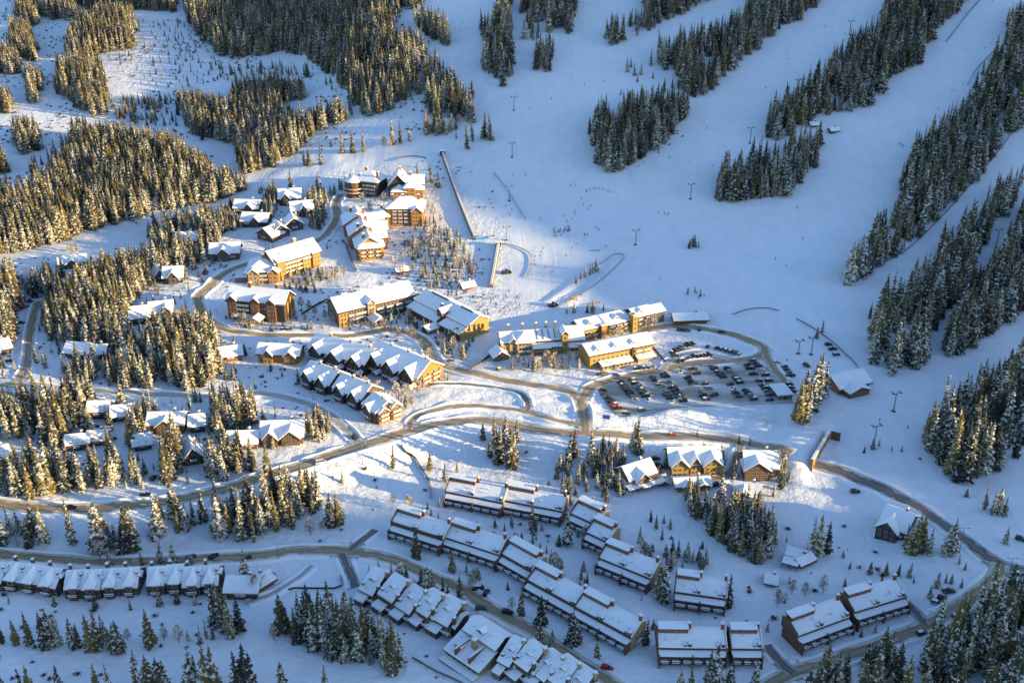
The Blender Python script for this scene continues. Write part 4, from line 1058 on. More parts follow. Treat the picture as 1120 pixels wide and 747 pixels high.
chalet((194,271), (216,269), "chalet half hidden by conifers below the ski way", 11, 4.6, 3.4, 'x', wood_dark, None, group=CH)
chalet((231,286), (262,284), "chalet with a wide gable and terrace by the bend above the village road", 12, 5, 4.2, 'x', wood_brown, [(.45, 8, 2)], group=CH)
chalet((170,309), (181,307), "little chalet with a blue shaded roof among the conifers", 9, 4.0, 3.2, 'y', wood_dark, group=CH)
chalet((180,311), (200,309), "chalet hidden to its eaves among conifers left of the village road", 10, 4.6, 3.8, 'x', wood_dark, [(.5, 6, 1.5)], group=CH)
chalet((144,356), (164,354), "chalet with a long snowy roof in the trees left of the road bend", 11, 4.6, 3.6, 'x', wood_dark, None, group=CH)
chalet((166,351), (190,348), "chalet with a sunlit snowy gable just right of the long roofed one in the trees", 11, 4.6, 3.8, 'x', wood_brown, [(.7, 6, 1.5)], group=CH)
chalet((66,295), (95,292), "dark low pavilion with an arched snowy roof at the edge of the ski way", 10, 3.6, 2.6, 'x', wood_dark, [(.45, 7, 1.5)], cat='pavilion', group=CH)
chalet((33,313), (47,309), "small dark chalet beside the top of the west street", 9, 4, 3, 'y', wood_dark, group=CH)
CW = 'houses in the western woods'
chalet((72,392), (97,394), "house with a big snowy roof right of the west street", 11, 4.6, 3.6, 'x', wood_dark, None, group=CW)
chalet((99,394), (116,393), "small house next right of the one with the big roof", 9, 4.2, 3.2, 'x', wood_dark, None, group=CW)
chalet((132,400), (152,397), "house half hidden in the trees above the chalet street", 10, 4.4, 3.4, 'x', wood_dark, None, group=CW)
chalet((241,397), (265,394), "russet walled house with a rounded snowy roof at the wood's right edge", 11, 4.4, 3.0, 'x', wood_red, None, group=CW)
chalet((-8,391), (13,386), "house at the picture's left edge beside the west street", 10, 4.4, 3.2, 'x', wood_dark, None, group=CW)
chalet((97,458), (118,458), "house with a pale roof in the trees below the chalet street", 10, 4.4, 3.4, 'x', wood_dark, None, group=CW)
chalet((124,462), (143,460), "house next right of the pale roofed one below the chalet street", 9, 4.2, 3.2, 'x', wood_dark, None, group=CW)
b = chalet((163,474), (201,474), "long dark lodge with a white edged gable in the western woods", 12, 5.2, 4, 'x', wood_brown, [(.5, 9, 1.2)], group=CW, thick=.6)
chalet((209,474), (224,472), "dark house close to the right end of the long dark lodge", 10, 4.8, 3.2, 'x', wood_dark, None, group=CW)
chalet((202,510), (223,506), "steep A shaped dark house standing alone above the main road", 11, 4.0, 5.5, 'y', wood_dark, None, group=CW)
chalet((148,494), (166,491), "low house with a bright snowy roof edge in the trees", 9, 4.0, 3.0, 'x', wood_dark, None, group=CW)
chalet((74,494), (97,492), "low house deep in the trees left of the bright edged one", 9, 4.0, 3.0, 'x', wood_dark, None, group=CW)
chalet((-4,510), (13,505), "house cut by the left edge above the main road", 9, 4.4, 3.0, 'x', wood_brown, None, group=CW)
chalet((250,492), (281,491), "house behind frosted trees left of the brown chalet group", 10, 4.4, 3.4, 'x', wood_brown, [(.3, 6, 1.5)], group=CW)
chalet((98,268+220), (99+18,487), "cabin roof showing in the woods between two houses", 8, 3.6, 3.0, 'x', wood_dark, None, group=CW)
b = chalet((287,487), (331,485), "brown chalet group with three snowy gables above the main road junction", 14, 5.2, 4.4, 'x', wood_brown, [(.22, 7, 2.5), (.72, 9, 2)], group=CW, thick=.6)
# houses right of the junction
CE = 'chalets below the car park'
b = chalet((689,536), (716,528), "chalet with a cross ridged roof and lower skirt roof, left of the gold fronted house", 12, 6.0, 4.2, 'x', tan, [(.42, 7, 2.2)], group=CE, mat2=wood_brown)
b.roof_prism([(-3.4, 2.6), (-.05, 3.7)], 'x', -3, b.W * .3, .45); b.roof_prism([(-3.4, 2.6), (-.05, 3.7)], 'y', -1, 13, .45); b.roof_prism([(-4.6, 2.4), (-2.3, 3.2)], 'x', b.W * .3, b.W + 1, .45)
chalet((733,520), (787,517), "large gold fronted chalet with several small gables below the main road", 13, 6.4, 4.8, 'x', yellow, [(.17, 8, 2.5), (.84, 9, 2.5), (.5, 5, 1.2)], group=CE, floors=3)
chalet((740,538), (776,535), "snow capped garage block in front of the gold fronted chalet", 8, 3.0, 1.8, 'x', tan, [(.35, 6, 1), (.8, 6, 1)], 'garage', False, CE, floors=1)
chalet((815,524), (849,522), "large brown chalet with a broad shaded gable beside the driveway", 13, 6.4, 5.0, 'x', wood_brown, [(.34, 12, 2)], group=CE, floors=2)
chalet((803,547), (829,551), "low brown chalet with a wide front gable below the driveway", 11, 3.6, 3.6, 'x', wood_brown, [(.35, 9, 2)], group=CE, floors=1)
chalet((722,532), (730,531), "tiny snow capped garden shed between two chalets", 4, 2.2, 1.2, 'y', wood_dark, None, 'shed', False, CE, floors=1)
chalet((961,585), (988,591), "dark chalet with a wide snowy roof beside the hillside road", 15, 5.6, 4.6, 'x', wood_dark, [(.35, 9, 3)], group=CE, floors=2, thick=.7)
b = Bld('trail_hut', 'open dark trail hut with a snowy frame roof, above the corner road terrace', (857,616), (873,620), 'hut', None, 6)
w = b.W; b.shed(0, w, 2, 7, 3, 4, .6, wood_dark)
for x in (0, w/2, w): b.box('post', x - .12, x + .12, -3.5, -3.2, -1, 3.0, wood_dark)
b.roof_prism([(-3.8, 2.9), (1.2, 3.1)], 'x', -.4, w + .4, .35)
chalet((876,622), (889,616), "small hut with a rust coloured gable beside the open trail hut", 5, 2.4, 1.4, 'x', wood_red, None, 'hut', False, floors=1, name='hut')
chalet((838,640), (848,642), "tiny hut at the left foot of the slope by bushes", 5, 2.4, 1.4, 'x', wood_brown, None, 'hut', False, floors=1, name='hut')
chalet((279,651), (300,639), "low shed with a russet wall and snowy roof beside the footpath", 8, 3.0, 2.0, 'x', wood_red, None, 'shed', False, floors=1, name='shed')
chalet((248,655), (281,656), "dark snow-laden house right of the dark chalet rows", 11, 4.2, 3.2, 'x', wood_dark, None, floors=1)
b = chalet((738,356), (773,354), "low lift base building with a dark open front beside the loop road", 10, 3.4, 2.2, 'x', wood_brown, None, 'lift station', False, floors=1, name='lift_base_building')
b = Bld('day_lodge', 'day lodge with a broad snowy roof and russet gable beside the car park', (899,419), (918,432), 'lodge', None, 16)
w = b.W; r = b.gable(0, w, 0, 20, 4.2, 3.6, 'y', 1.4, wood_brown, thick=.6)
m = MB(); m.prism([(0, -3), (w, -3), (w, 4), (w/2, 7.4), (0, 4)], 'y', -.3, -.02); m.build('gable_front', wood_red, b.root)
b.gable(w, w + 6, 2, 15, 3.6, 2.4, 'x', 1.0, wood_brown); b.wins('r', w + 6, 3, 14, 1, 4, 1.6, 1, 1.5, 1.4); b.wins('f', -.3, 1, w - 1, 1, 4, 1.6, 1, 1.5, 1.4)
b = Bld('bus_shelter', 'flat roofed snow topped shelter standing at the right end of the car park', (851,438), (866,437), 'shelter', None, 9)
w = b.W; b.box('wall', 0, w, 0, 12, -1, 2.8, grey_wood); b.box('roof', -.5, w + .5, -.5, 12.5, 2.8, 3.05, fascia, .6); b.wins('f', 0, .5, w - .5, 1, 2, 1.5, 1, 1.3, 1.2); b.door('f', 0, w * .5)
chalet((887,140), (894,139), "tiny dark hut at the lower end of the wood strip, left of a pair", 4, 2.6, 1.4, 'x', wood_dark, None, 'hut', False, floors=1, name='hut')
chalet((909,147), (917,144), "tiny dark hut on the open run, right of a pair", 4, 2.6, 1.4, 'x', wood_dark, None, 'hut', False, floors=1, name='hut')
chalet((541,396), (556,393), "gabled gate hut with a dark open front beside the mustard tower lodge", 8, 3.2, 3.0, 'y', wood_brown, None, 'gate hut', False, floors=1, name='gate_hut')
chalet((435,301), (446,299), "small red walled cabin near the pond below the gold lodges", 5, 2.6, 1.6, 'x', wood_red, None, 'cabin', False, floors=1, name='cabin')
chalet((507,318), (519,315), "small snow topped ticket cabin at the foot of the slope", 5, 2.6, 1.8, 'x', wood_red, None, 'cabin', False, floors=1, name='cabin')

# ------------------------------------------------------------------ lifts, carpets, fences, poles
def lift_tower(px, label, hgt=12.0, rz=0.3):
    hgt *= .88
    g = ground([px])[0]
    t = thing('lift_tower', label, 'lift tower', tuple(g), rz, 'chairlift towers on the slopes')
    m = MB(); m.box(-.9, .9, -.9, .9, -1, .5); m.build('base', tunnel, t)
    m = MB(); m.tube((0, 0, .3), (0, 0, hgt), .30, .20, 8); m.build('post', steel, t)
    m = MB(); m.box(-2.5, 2.5, -.16, .16, hgt, hgt + .3); m.tube((-2.0, 0, hgt + .2), (-2.0, 0, hgt + 1.0), .07); m.tube((2.0, 0, hgt + .2), (2.0, 0, hgt + 1.0), .07); m.box(-2.1, 2.1, -.06, .06, hgt + .95, hgt + 1.05); m.build('crossarm', steel, t)
    for s in (-1, 1):
        m = MB(); m.box(s*2.3 - .12, s*2.3 + .12, -1.6, 1.6, hgt + .46, hgt + .75)
        for y in (-1.3, -.45, .45, 1.3): m.tube((s*2.3 - .2, y, hgt + .8), (s*2.3 + .2, y, hgt + .8), .26, .26, 8)
        m.build('sheave_assembly', steel_dark, t)
    m = MB(); m.tube((.5, 0, 1), (.5, 0, hgt), .06, .06, 4); m.tube((.5, .35, 1), (.5, .35, hgt), .06, .06, 4)
    for k in range(int(hgt / .6)): m.tube((.5, 0, 1.2 + .6*k), (.5, .35, 1.2 + .6*k), .03, .03, 4)
    m.build('ladder', steel, t)
for px, lb, h in [((755,218),"lift tower on the open run left of the big clump of conifers",13),((695,268),"lift tower in the middle of the wide slope",12),((557,220),"lift tower beside the net fence below the wooded headland",13),
    ((554,263),"lift tower above the learner area net",11),((562,121),"lift tower at the far top, left of the sunlit trees",13),((560,172),"lift tower next below the topmost one",13),((820,157),"lift tower at the lower end of a wood strip",14),
    ((977,450),"lift tower on the slope right of the day lodge",12),((955,490),"lift tower beside two small bushes above the hillside road",14),((1089,271),"lift tower in the gap between two wood strips",14),((929,38),"lift tower among the treetops of the long wood strip",13),((872,104),"lift tower at the left edge of the long wood strip",14),
    ((887,388),"lift tower by the car park's upper right corner",12),((873,387),"short lift tower left of the one by the car park corner",9)]: lift_tower(px, lb, h)

def lamp_pole(px, label, hgt=10, rz=0.0, mat=None):
    g = ground([px])[0]
    t = thing('light_pole', label, 'light pole', tuple(g), rz, 'poles beside the roads')
    m = MB(); m.tube((0, 0, -.5), (0, 0, hgt), .16, .10, 7); m.build('post', mat or steel, t)
    m = MB(); m.tube((-1.8, 0, hgt), (1.8, 0, hgt), .07, .07, 5); m.build('arm', mat or steel, t)
    for s in (-1, 1):
        m = MB(); m.box(s*1.8 - .45, s*1.8 + .45, -.2, .2, hgt - .05, hgt + .18); m.box(s*1.8 - .4, s*1.8 + .4, -.15, .15, hgt + .185, hgt + .3, 1); m.build('lamp_head', [steel_dark, snow], t)
for px, lb, h in [((397,508),"green pole just below the road junction",12),((374,531),"pole on the snow bank below the main road, left of the green one",11),((477,424),"green pole at the end of the gold ended chalet block",9),((492,413),"pole beside the village road near the junction",9),
    ((305,613),"crossarmed pole below the lower road",9),((1049,605),"pole at the inner side of the hillside road bend",13),((897,600),"tall pole behind three dark conifers on the slope",12),((1102,634),"pole at the fork of the hillside road",11),((897,483),"pole above the tunnel mouth",4),
    ((576,452),"pole beside the curved lane",7),((438,303),"pole above the long grey lodge near the pond",9)]: lamp_pole(px, lb, h)

def fence(name, pts, label, hgt=1.5, mat=None, post=3.0, group='safety fences on the slopes', solid=True):
    g = ground(pts); c, s = resample(g[:, :2], post)
    z = H(c[:, 0], c[:, 1]); o = c[0]; z0 = float(z[0])
    t = thing(name, label, 'fence', (o[0], o[1], z0), 0, group)
    m = MB()
    for i in range(len(c)): 
        x, y = c[i] - o; m.tube((x, y, z[i] - z0 - .3), (x, y, z[i] - z0 + hgt + .15), .07, .07, 4)
    m.build('post', mat or net, t)
    m = MB()
    for i in range(len(c) - 1):
        a, b_ = c[i] - o, c[i+1] - o; d = b_ - a; n = np.array([-d[1], d[0]]) / (np.linalg.norm(d) + 1e-9) * .04
        za, zb = z[i] - z0, z[i+1] - z0; lo_, hi_ = (.45, hgt * .75) if name == 'safety_fence' else (.1, hgt)
        vs = [(*(a - n), za + lo_), (*(b_ - n), zb + lo_), (*(b_ - n), zb + hi_), (*(a - n), za + hi_), (*(a + n), za + lo_), (*(b_ + n), zb + lo_), (*(b_ + n), zb + hi_), (*(a + n), za + hi_)]
        m.add(vs, [(0,1,2,3),(7,6,5,4),(3,2,6,7),(0,4,5,1)])
    m.build('panel', mat or net, t)
fence('safety_fence', [(1075,-2),(1062,12),(1048,30),(1035,47)], "dark net fence down the open run near the top edge", 1.8)
fence('safety_fence', [(1092,52),(1077,67),(1067,78),(1058,94)], "dark curving fence beside the right hand wood strip", 1.6)
fence('safety_fence', [(1120,127),(1097,160),(1076,186),(1045,222),(1015,253),(993,273),(962,291),(926,312)], "long dark fence along the foot of the wide wood strip", 1.6)
fence('safety_fence', [(540,190),(552,205),(563,222),(574,240)], "net fence running past the lift tower below the headland", 1.4)
fence('safety_fence', [(542,268),(553,268),(568,272),(580,279),(581,292),(576,304)], "net fence round the learner area", 1.4)
fence('safety_fence', [(618,333),(650,313),(668,298),(683,282),(672,279),(655,290)], "net fence round the snow feature of the small park", 1.2)
fence('safety_fence', [(801,345),(820,339),(838,338),(852,341)], "short dark fence on the knoll right of the lift base building", 1.4)
fence('safety_fence', [(871,350),(886,358),(905,371),(918,382),(936,400),(946,418)], "dark fence behind the day lodge", 1.6)
fence('safety_fence', [(430,177),(440,173),(455,172),(466,174)], "curved dark fence above the topmost lodges", 1.8)
fence('safety_fence', [(514,322),(516,310),(518,296),(519,284)], "red net fence left of the learner slope", 1.4, pmat('red_net', (.4, .08, .06), .8))
fence('banner_fence', [(520,263),(525,262.5),(531,262)], "short bright blue banner fence across the slope", 1.6, pmat('blue_banner', (.02, .25, .6), .6), 2.0)
fence('wooden_fence', [(315,646),(317,644),(340,644),(372,643),(372,630)], "low fence round the square snow field", 1.0, wood_dark)
fence('wooden_fence', [(451,720),(470,731),(500,745),(520,757)], "low fence below the stepped townhouses", 1.2, grey_wood)
fence('retaining_wall', [(390,298),(386,290),(381,278),(377,266)], "dark retaining wall left of the tall gold lodge wing", 2.2, wood_dark, 3, None)
fence('retaining_wall', [(330,345),(344,336),(360,328)], "dark wall right of the russet towered lodge", 1.6, wood_dark, 3, None)
fence('retaining_wall', [(421,353),(432,345),(445,341)], "dark handrail wall beside the covered entrance", 1.5, wood_dark, 3, None)
fence('retaining_wall', [(512,407),(528,396),(541,386),(549,378)], "dark wall along the forecourt beside the gate hut", 1.8, wood_dark, 3, None)
fence('retaining_wall', [(439,487),(443,495),(455,503),(465,520),(471,532),(471,546)], "dark stepped timber stair running down the snow bank", 1.4, wood_dark, 2.5, None)
fence('retaining_wall', [(713,380),(722,391),(728,397)], "dark wall at the right end of the yellow lodge", 1.6, wood_dark, 3, None)

def carpet(p, q, label, w=3.0, h=2.6):
    g = ground([p, q]); n = int(np.linalg.norm(g[1, :2] - g[0, :2]) / 4)
    pts = np.linspace(g[0, :2], g[1, :2], n); d = (g[1, :2] - g[0, :2]); d /= np.linalg.norm(d); nn = np.array([-d[1], d[0]])
    z = H(pts[:, 0], pts[:, 1]); o = pts[0]; z0 = float(z[0])
    t = thing('covered_carpet_lift', label, 'carpet lift', (o[0], o[1], z0), 0, 'covered conveyor lifts')
    m = MB()
    prof = [(-w/2, -.5), (w/2, -.5), (w/2, h * .7), (w * .3, h), (-w * .3, h), (-w/2, h * .7)]
    vs = []; k = len(prof)
    for i in range(n):
        for a, zz in prof: vs.append((*(pts[i] - o + nn * a), z[i] - z0 + zz))
    fs = [[i*k + j, i*k + (j+1) % k, (i+1)*k + (j+1) % k, (i+1)*k + j] for i in range(n-1) for j in range(k)] + [list(range(k)), [(n-1)*k + j for j in range(k)]]
    m.add(vs, fs); m.build('gallery', grey_wood, t)
    m = MB(); vs = []
    for i in range(n):
        for a, zz in ((-w*.33, h + .01), (w*.33, h + .01), (w*.25, h + .35), (-w*.25, h + .35)): vs.append((*(pts[i] - o + nn * a), z[i] - z0 + zz))
    m.add(vs, [[i*4 + j, i*4 + (j+1) % 4, (i+1)*4 + (j+1) % 4, (i+1)*4 + j] for i in range(n-1) for j in range(4)]); m.build('roof_snow', packed, t)
    m = MB(); m.box(-2, 2, -2, 2, -.5, 3.2, 0); m.box(-2.2, 2.2, -2.2, 2.2, 3.2, 3.6, 1); e = m.build('end_hut', [wood_dark, snow], t); e.location = (*(pts[-1] - o), z[-1] - z0)
    exclude_line(pts, 4)
carpet((519,262), (484,169), "long brown covered carpet lift climbing left of the learner slope", 2.6)
carpet((537,315), (545,269), "short brown covered carpet lift beside the net fenced area", 3.0)

# the two platforms and rails of the snow park
for px, lb, L_, rz in [((650,333),"snow park rail on the lit kicker, left of two",9,.5),((625,329),"dark snow park box at the foot of the kicker",8,.3),((630,325),"pale snow park rail between the kickers",10,.6),((651,275),"brown snow park box out on the open slope",6,-.1)]:
    g = ground([px])[0]; t = thing('park_rail', lb, 'ski rail', tuple(g), rz)
    m = MB(); m.box(-L_/2, L_/2, -.3, .3, .75, 1.05); m.build('slide', ochre, t)
    for x in (-L_/2 + .4, L_/2 - .4):
        m = MB(); m.box(x - .12, x + .12, -.2, .2, -.4, .745); m.build('leg', steel_dark, t)
for px, lb in [((553,299),"snow groomer parked inside the net fenced learner area"),((604,335),"snow groomer parked at the foot of the snow park")]:
    g = ground([px])[0]; t = thing('snow_groomer', lb, 'snow groomer', tuple(g), .4)
    for y in (-1.3, 1.3):
        m = MB(); m.prism([(-2.6, .5), (-2.1, 0), (2.1, 0), (2.6, .5), (2.1, 1.0), (-2.1, 1.0)], 'y', y - .55, y + .55); m.build('track', rubber, t)
    m = MB(); m.box(-2.4, 2.0, -1.2, 1.2, .95, 1.7); m.build('body', pmat('groomer_paint', (.06, .035, .03), .4), t)
    m = MB(); m.prism([(0, 1.71), (2.0, 1.71), (1.5, 2.9), (.1, 2.9)], 'y', -1.1, 1.1); m.build('cab', glass, t)
    m = MB(); m.prism([(2.9, .1), (3.3, .1), (3.6, 1.4), (3.3, 1.4)], 'y', -2.4, 2.4); m.build('blade', steel_dark, t)

# ------------------------------------------------------------------ cars
def car_proto(kind):
    L_, W_, H_ = {'hatchback': (4.3, 1.8, 1.5), 'suv': (4.7, 1.9, 1.8), 'pickup': (5.5, 1.95, 1.85), 'van': (5.2, 2.0, 2.2)}[kind]
    t = link('parked_car', None); h = L_/2; b0 = .32; sh = H_ * .56
    m = MB()
    m.prism([(-h, b0 + .1), (-h + .15, b0), (h - .15, b0), (h, b0 + .12), (h - .05, sh * .86), (h * .45, sh), (-h + .12, sh), (-h, sh * .8)], 'y', -W_/2, W_/2, 0)
    cab = {'hatchback': (-h + .15, h * .42, -h + .7, h * .05), 'suv': (-h + .08, h * .48, -h + .35, h * .18), 'pickup': (-h * .18, h * .52, -h * .1, h * .22), 'van': (-h + .05, h * .8, -h + .15, h * .5)}[kind]
    a, b_, c, d = cab; q = .16
    bot = [(a, -W_/2 + .04, sh), (b_, -W_/2 + .04, sh), (b_, W_/2 - .04, sh), (a, W_/2 - .04, sh)]
    zt = H_ - .09
    mid = [(c, -W_/2 + q, zt), (d, -W_/2 + q, zt), (d, W_/2 - q, zt), (c, W_/2 - q, zt)]
    top = [(x, y * .96, H_) for x, y, z in mid]
    if kind == 'pickup': m.box(-h + .1, -h * .2, -W_/2 + .15, W_/2 - .15, sh + .003, sh + .05, 1)
    bo = m.build('body', [pmat('paint_black', (.012, .013, .016), .3, .2), rubber], t)
    bv = bo.modifiers.new('bevel', 'BEVEL'); bv.width = .06; bv.segments = 2; bv.limit_method = 'ANGLE'
    m = MB(); m.add(bot + mid, [(0,1,5,4),(1,2,6,5),(2,3,7,6),(3,0,4,7)]); m.build('window', glass, t)
    m = MB(); m.add(mid + top, [(0,1,5,4),(1,2,6,5),(2,3,7,6),(3,0,4,7),(4,5,6,7)]); m.build('roof', bo.data.materials[0], t)
    m = MB(); m.box(c + .1, d - .1, -W_/2 + q + .08, W_/2 - q - .08, H_ + .005, H_ + .12); m.build('roof_snow', snow, t)
    for x in (-h * .62, h * .62):
        for y in (-1, 1):
            m = MB(); m.tube((x, y * (W_/2 - .22), .34), (x, y * (W_/2 + .03), .34), .34, .34, 12); m.build('wheel', rubber, t)
    return t
PROTO = {k: car_proto(k) for k in ('hatchback', 'suv', 'pickup', 'van')}
PAINT = {'black': pmat('paint_black', (.012, .013, .016), .3), 'dark grey': pmat('paint_grey', (.055, .058, .065), .3, .1), 'dark blue': pmat('paint_blue', (.02, .03, .075), .3, .1), 'silver': pmat('paint_silver', (.30, .31, .33), .3, .1),
         'white': pmat('paint_white', (.68, .68, .68), .35, .05), 'red': pmat('paint_red', (.45, .02, .015), .35, .1), 'dark green': pmat('paint_green', (.02, .045, .03), .3, .1), 'brown': pmat('paint_brown', (.07, .045, .03), .35, .1)}
used = set()
def car(px, heading, label, color='black', kind='suv', group='cars parked at the resort', snowy=None, gz=None):
    g = ground([px])[0] if gz is None else gz
    root = PROTO[kind] if kind not in used else copy_tree(PROTO[kind])
    used.add(kind)
    root.location = (g[0], g[1], float(H(g[0], g[1])) + .27); root.rotation_euler = (0, 0, heading)
    tag(root, label, 'car', group)
    root.name = {'hatchback': 'parked_car', 'suv': 'parked_car', 'pickup': 'pickup_truck', 'van': 'parked_van'}[kind]
    snowy = random.random() < .35 if snowy is None else snowy
    for ch in list(root.children):
        st = ch.name.split('.')[0]
        if st in ('body', 'roof'):
            ch.material_slots[0].link = 'OBJECT'; ch.material_slots[0].material = PAINT[color]
        if st == 'roof_snow' and not snowy: CUT.append(ch)
    exclude_line([g[:2], g[:2] + .1], 3)
CUT = []
ORD = ['first', 'second', 'third', 'fourth', 'fifth', 'sixth', 'seventh', 'eighth', 'ninth', 'tenth', 'eleventh', 'twelfth']
def lot_row(pts, where, colors=None, head=None, flip=0, inrow=False):
    """cars standing side by side along a traced row; each faces across the row"""
    g = ground(pts)
    d = g[-1, :2] - g[0, :2]; a = math.atan2(d[1], d[0]) + math.pi / 2
    if head is not None: a = head
    for i, (p, q) in enumerate(zip(pts, g)):
        col = colors[i] if colors and i < len(colors) and colors[i] else random.choices(['black', 'dark grey', 'dark blue', 'silver', 'white', 'dark green', 'brown'], [36, 26, 10, 14, 9, 5, 0])[0]
        kd = random.choices(['suv', 'hatchback', 'pickup'], [50, 35, 15])[0]
        word = 'pickup' if kd == 'pickup' else 'car'
        car(p, a + random.uniform(-.05, .05) + (math.pi if random.random() < .5 else 0), f"{col} {word}, {ORD[i]} from the far end, {where}", col, kd, gz=q)
r3 = lambda seq: [tuple(map(float, p)) for p in seq]
lot_row(r3([(659,428),(661.5,432.5),(664.5,436.5),(668,440.5),(671.5,444),(675,448)]), "leftmost car park row", [None, 'dark grey', None, 'black', 'red', 'black'])
lot_row(r3([(678.5,419),(681,422),(683.7,425.2),(686.3,428.4),(689,431.6),(692,435),(695,439)]), "second car park row from left", ['black', 'black', 'dark blue', 'black', 'black', 'dark grey', 'white'])
lot_row(r3([(691,417),(694.5,420.4),(697.5,423.8),(700.3,427),(703,430.6),(705.8,434.2),(709,439)]), "third car park row from left", ['black', 'black', 'silver', 'dark grey', 'black', 'black', 'white'])
lot_row(r3([(714,414),(716.7,417),(719.5,420.2),(722.3,423.2),(727,430),(729.7,433.4),(732.3,436.8),(735.5,441)]), "fourth car park row from left", ['black', 'black', 'silver', 'silver', None, None, 'black', 'white'])
lot_row(r3([(726,410),(727.5,413),(731,419),(735.5,425),(738,428.2),(740.7,431.5),(743.5,435.2),(747,439.5)]), "fifth car park row from left", ['black', 'black', 'silver', 'black', 'black'])
lot_row(r3([(745.5,408),(752,414.5),(755,417.5),(758,420.5),(765.5,429),(769,434),(772,438)]), "sixth car park row from left", ['white', 'black', 'black', 'dark grey', 'silver', 'black', 'black'])
lot_row(r3([(758,405),(762,410),(771,421),(775,426),(781,433.5)]), "seventh car park row from left", ['dark grey', 'black', 'black', 'silver', 'black'])
lot_row(r3([(778,401.5),(781,404.5),(784.5,407.7),(788,410.8),(791,413.5),(798.5,421.5),(801,426.5),(804.5,431),(808,434.8)]), "eighth car park row from left", ['silver', 'black', 'dark grey', 'black', 'black', 'dark blue', 'white', 'dark grey', 'black'])
lot_row(r3([(795.5,404.5),(798.5,407.7),(803.5,413),(806.5,416),(809.5,419.5),(815,428),(818,431),(821,434),(824,437.7)]), "ninth car park row from left", ['black', 'silver', 'dark grey', 'black', 'black', 'black', 'black', 'silver', 'dark green'])
lot_row(r3([(817.5,400.5),(820.5,404),(824,410.3),(829.8,417.5),(834,422.5),(836.5,425.8),(839,429.2),(841.5,433),(842,438.5)]), "tenth car park row from left", ['black', 'black', 'black', 'black', 'dark blue', 'black', 'silver', 'dark grey', 'black'])
lot_row(r3([(823,395.5),(826,398.3),(829.5,401.5),(833,406),(837,411.3),(841,417.5)]), "rightmost full car park row", ['black', 'black', 'black', 'white', 'black', 'black'])
lot_row(r3([(858,402.5),(860.5,405.5),(862.5,408.7),(864.5,412)]), "short row at the lot's right edge", ['black', 'dark grey', 'silver', 'black'])
lot_row(r3([(863,421.5),(865,425),(867,429)]), "row hidden beside the flat roofed shelter", ['black', 'black', 'black'])
hd = ground([(774,380), (809,389)]); hx = math.atan2(*(hd[1, :2] - hd[0, :2])[::-1])
for i, (p, c_) in enumerate(zip([(774,380.3),(784,381.8),(789,382.6),(794,384),(799,385.3),(804,386.8),(808.5,389)], ['black', 'black', 'black', 'black', 'black', 'dark grey', 'silver'])):
    car(p, hx + 1.45 + random.uniform(-.08, .08), f"{c_} car, {ORD[i]} from the left in the row inside the loop road's bend", c_, random.choice(['suv', 'hatchback']))
hd = ground([(735,387), (757,377)]); hx = math.atan2(*(hd[1, :2] - hd[0, :2])[::-1])
for i, (p, c_) in enumerate(zip([(735.5,387),(739,385),(742.5,383),(746,381),(749.5,379.3),(753,378),(757,376.8)], ['dark grey', 'black', 'black', 'silver', 'black', 'black', 'black'])):
    car(p, hx - 1.35, f"{c_} car, {ORD[i]} from the left in the uppermost slanting row by the loop road", c_, random.choice(['suv', 'hatchback']))
for i, (p, c_) in enumerate(zip([(755,392.8),(759,391.6),(763,391),(767,390.3),(771,389.6),(775,389)], ['silver', 'black', 'black', 'dark grey', 'black', 'black'])):
    car(p, hx - 1.2, f"{c_} car, {ORD[i]} from the left in the short row between the two lanes", c_, random.choice(['suv', 'hatchback']))
for i, (p, c_) in enumerate(zip([(694.5,404),(699,403.5),(704,403),(709,402.5),(714.5,401.7)], ['dark green', 'black', 'black', 'black', 'silver'])):
    car(p, 1.4, f"{c_} car, {ORD[i]} from the left in the row below the yellow lodge", c_, random.choice(['suv', 'hatchback']))
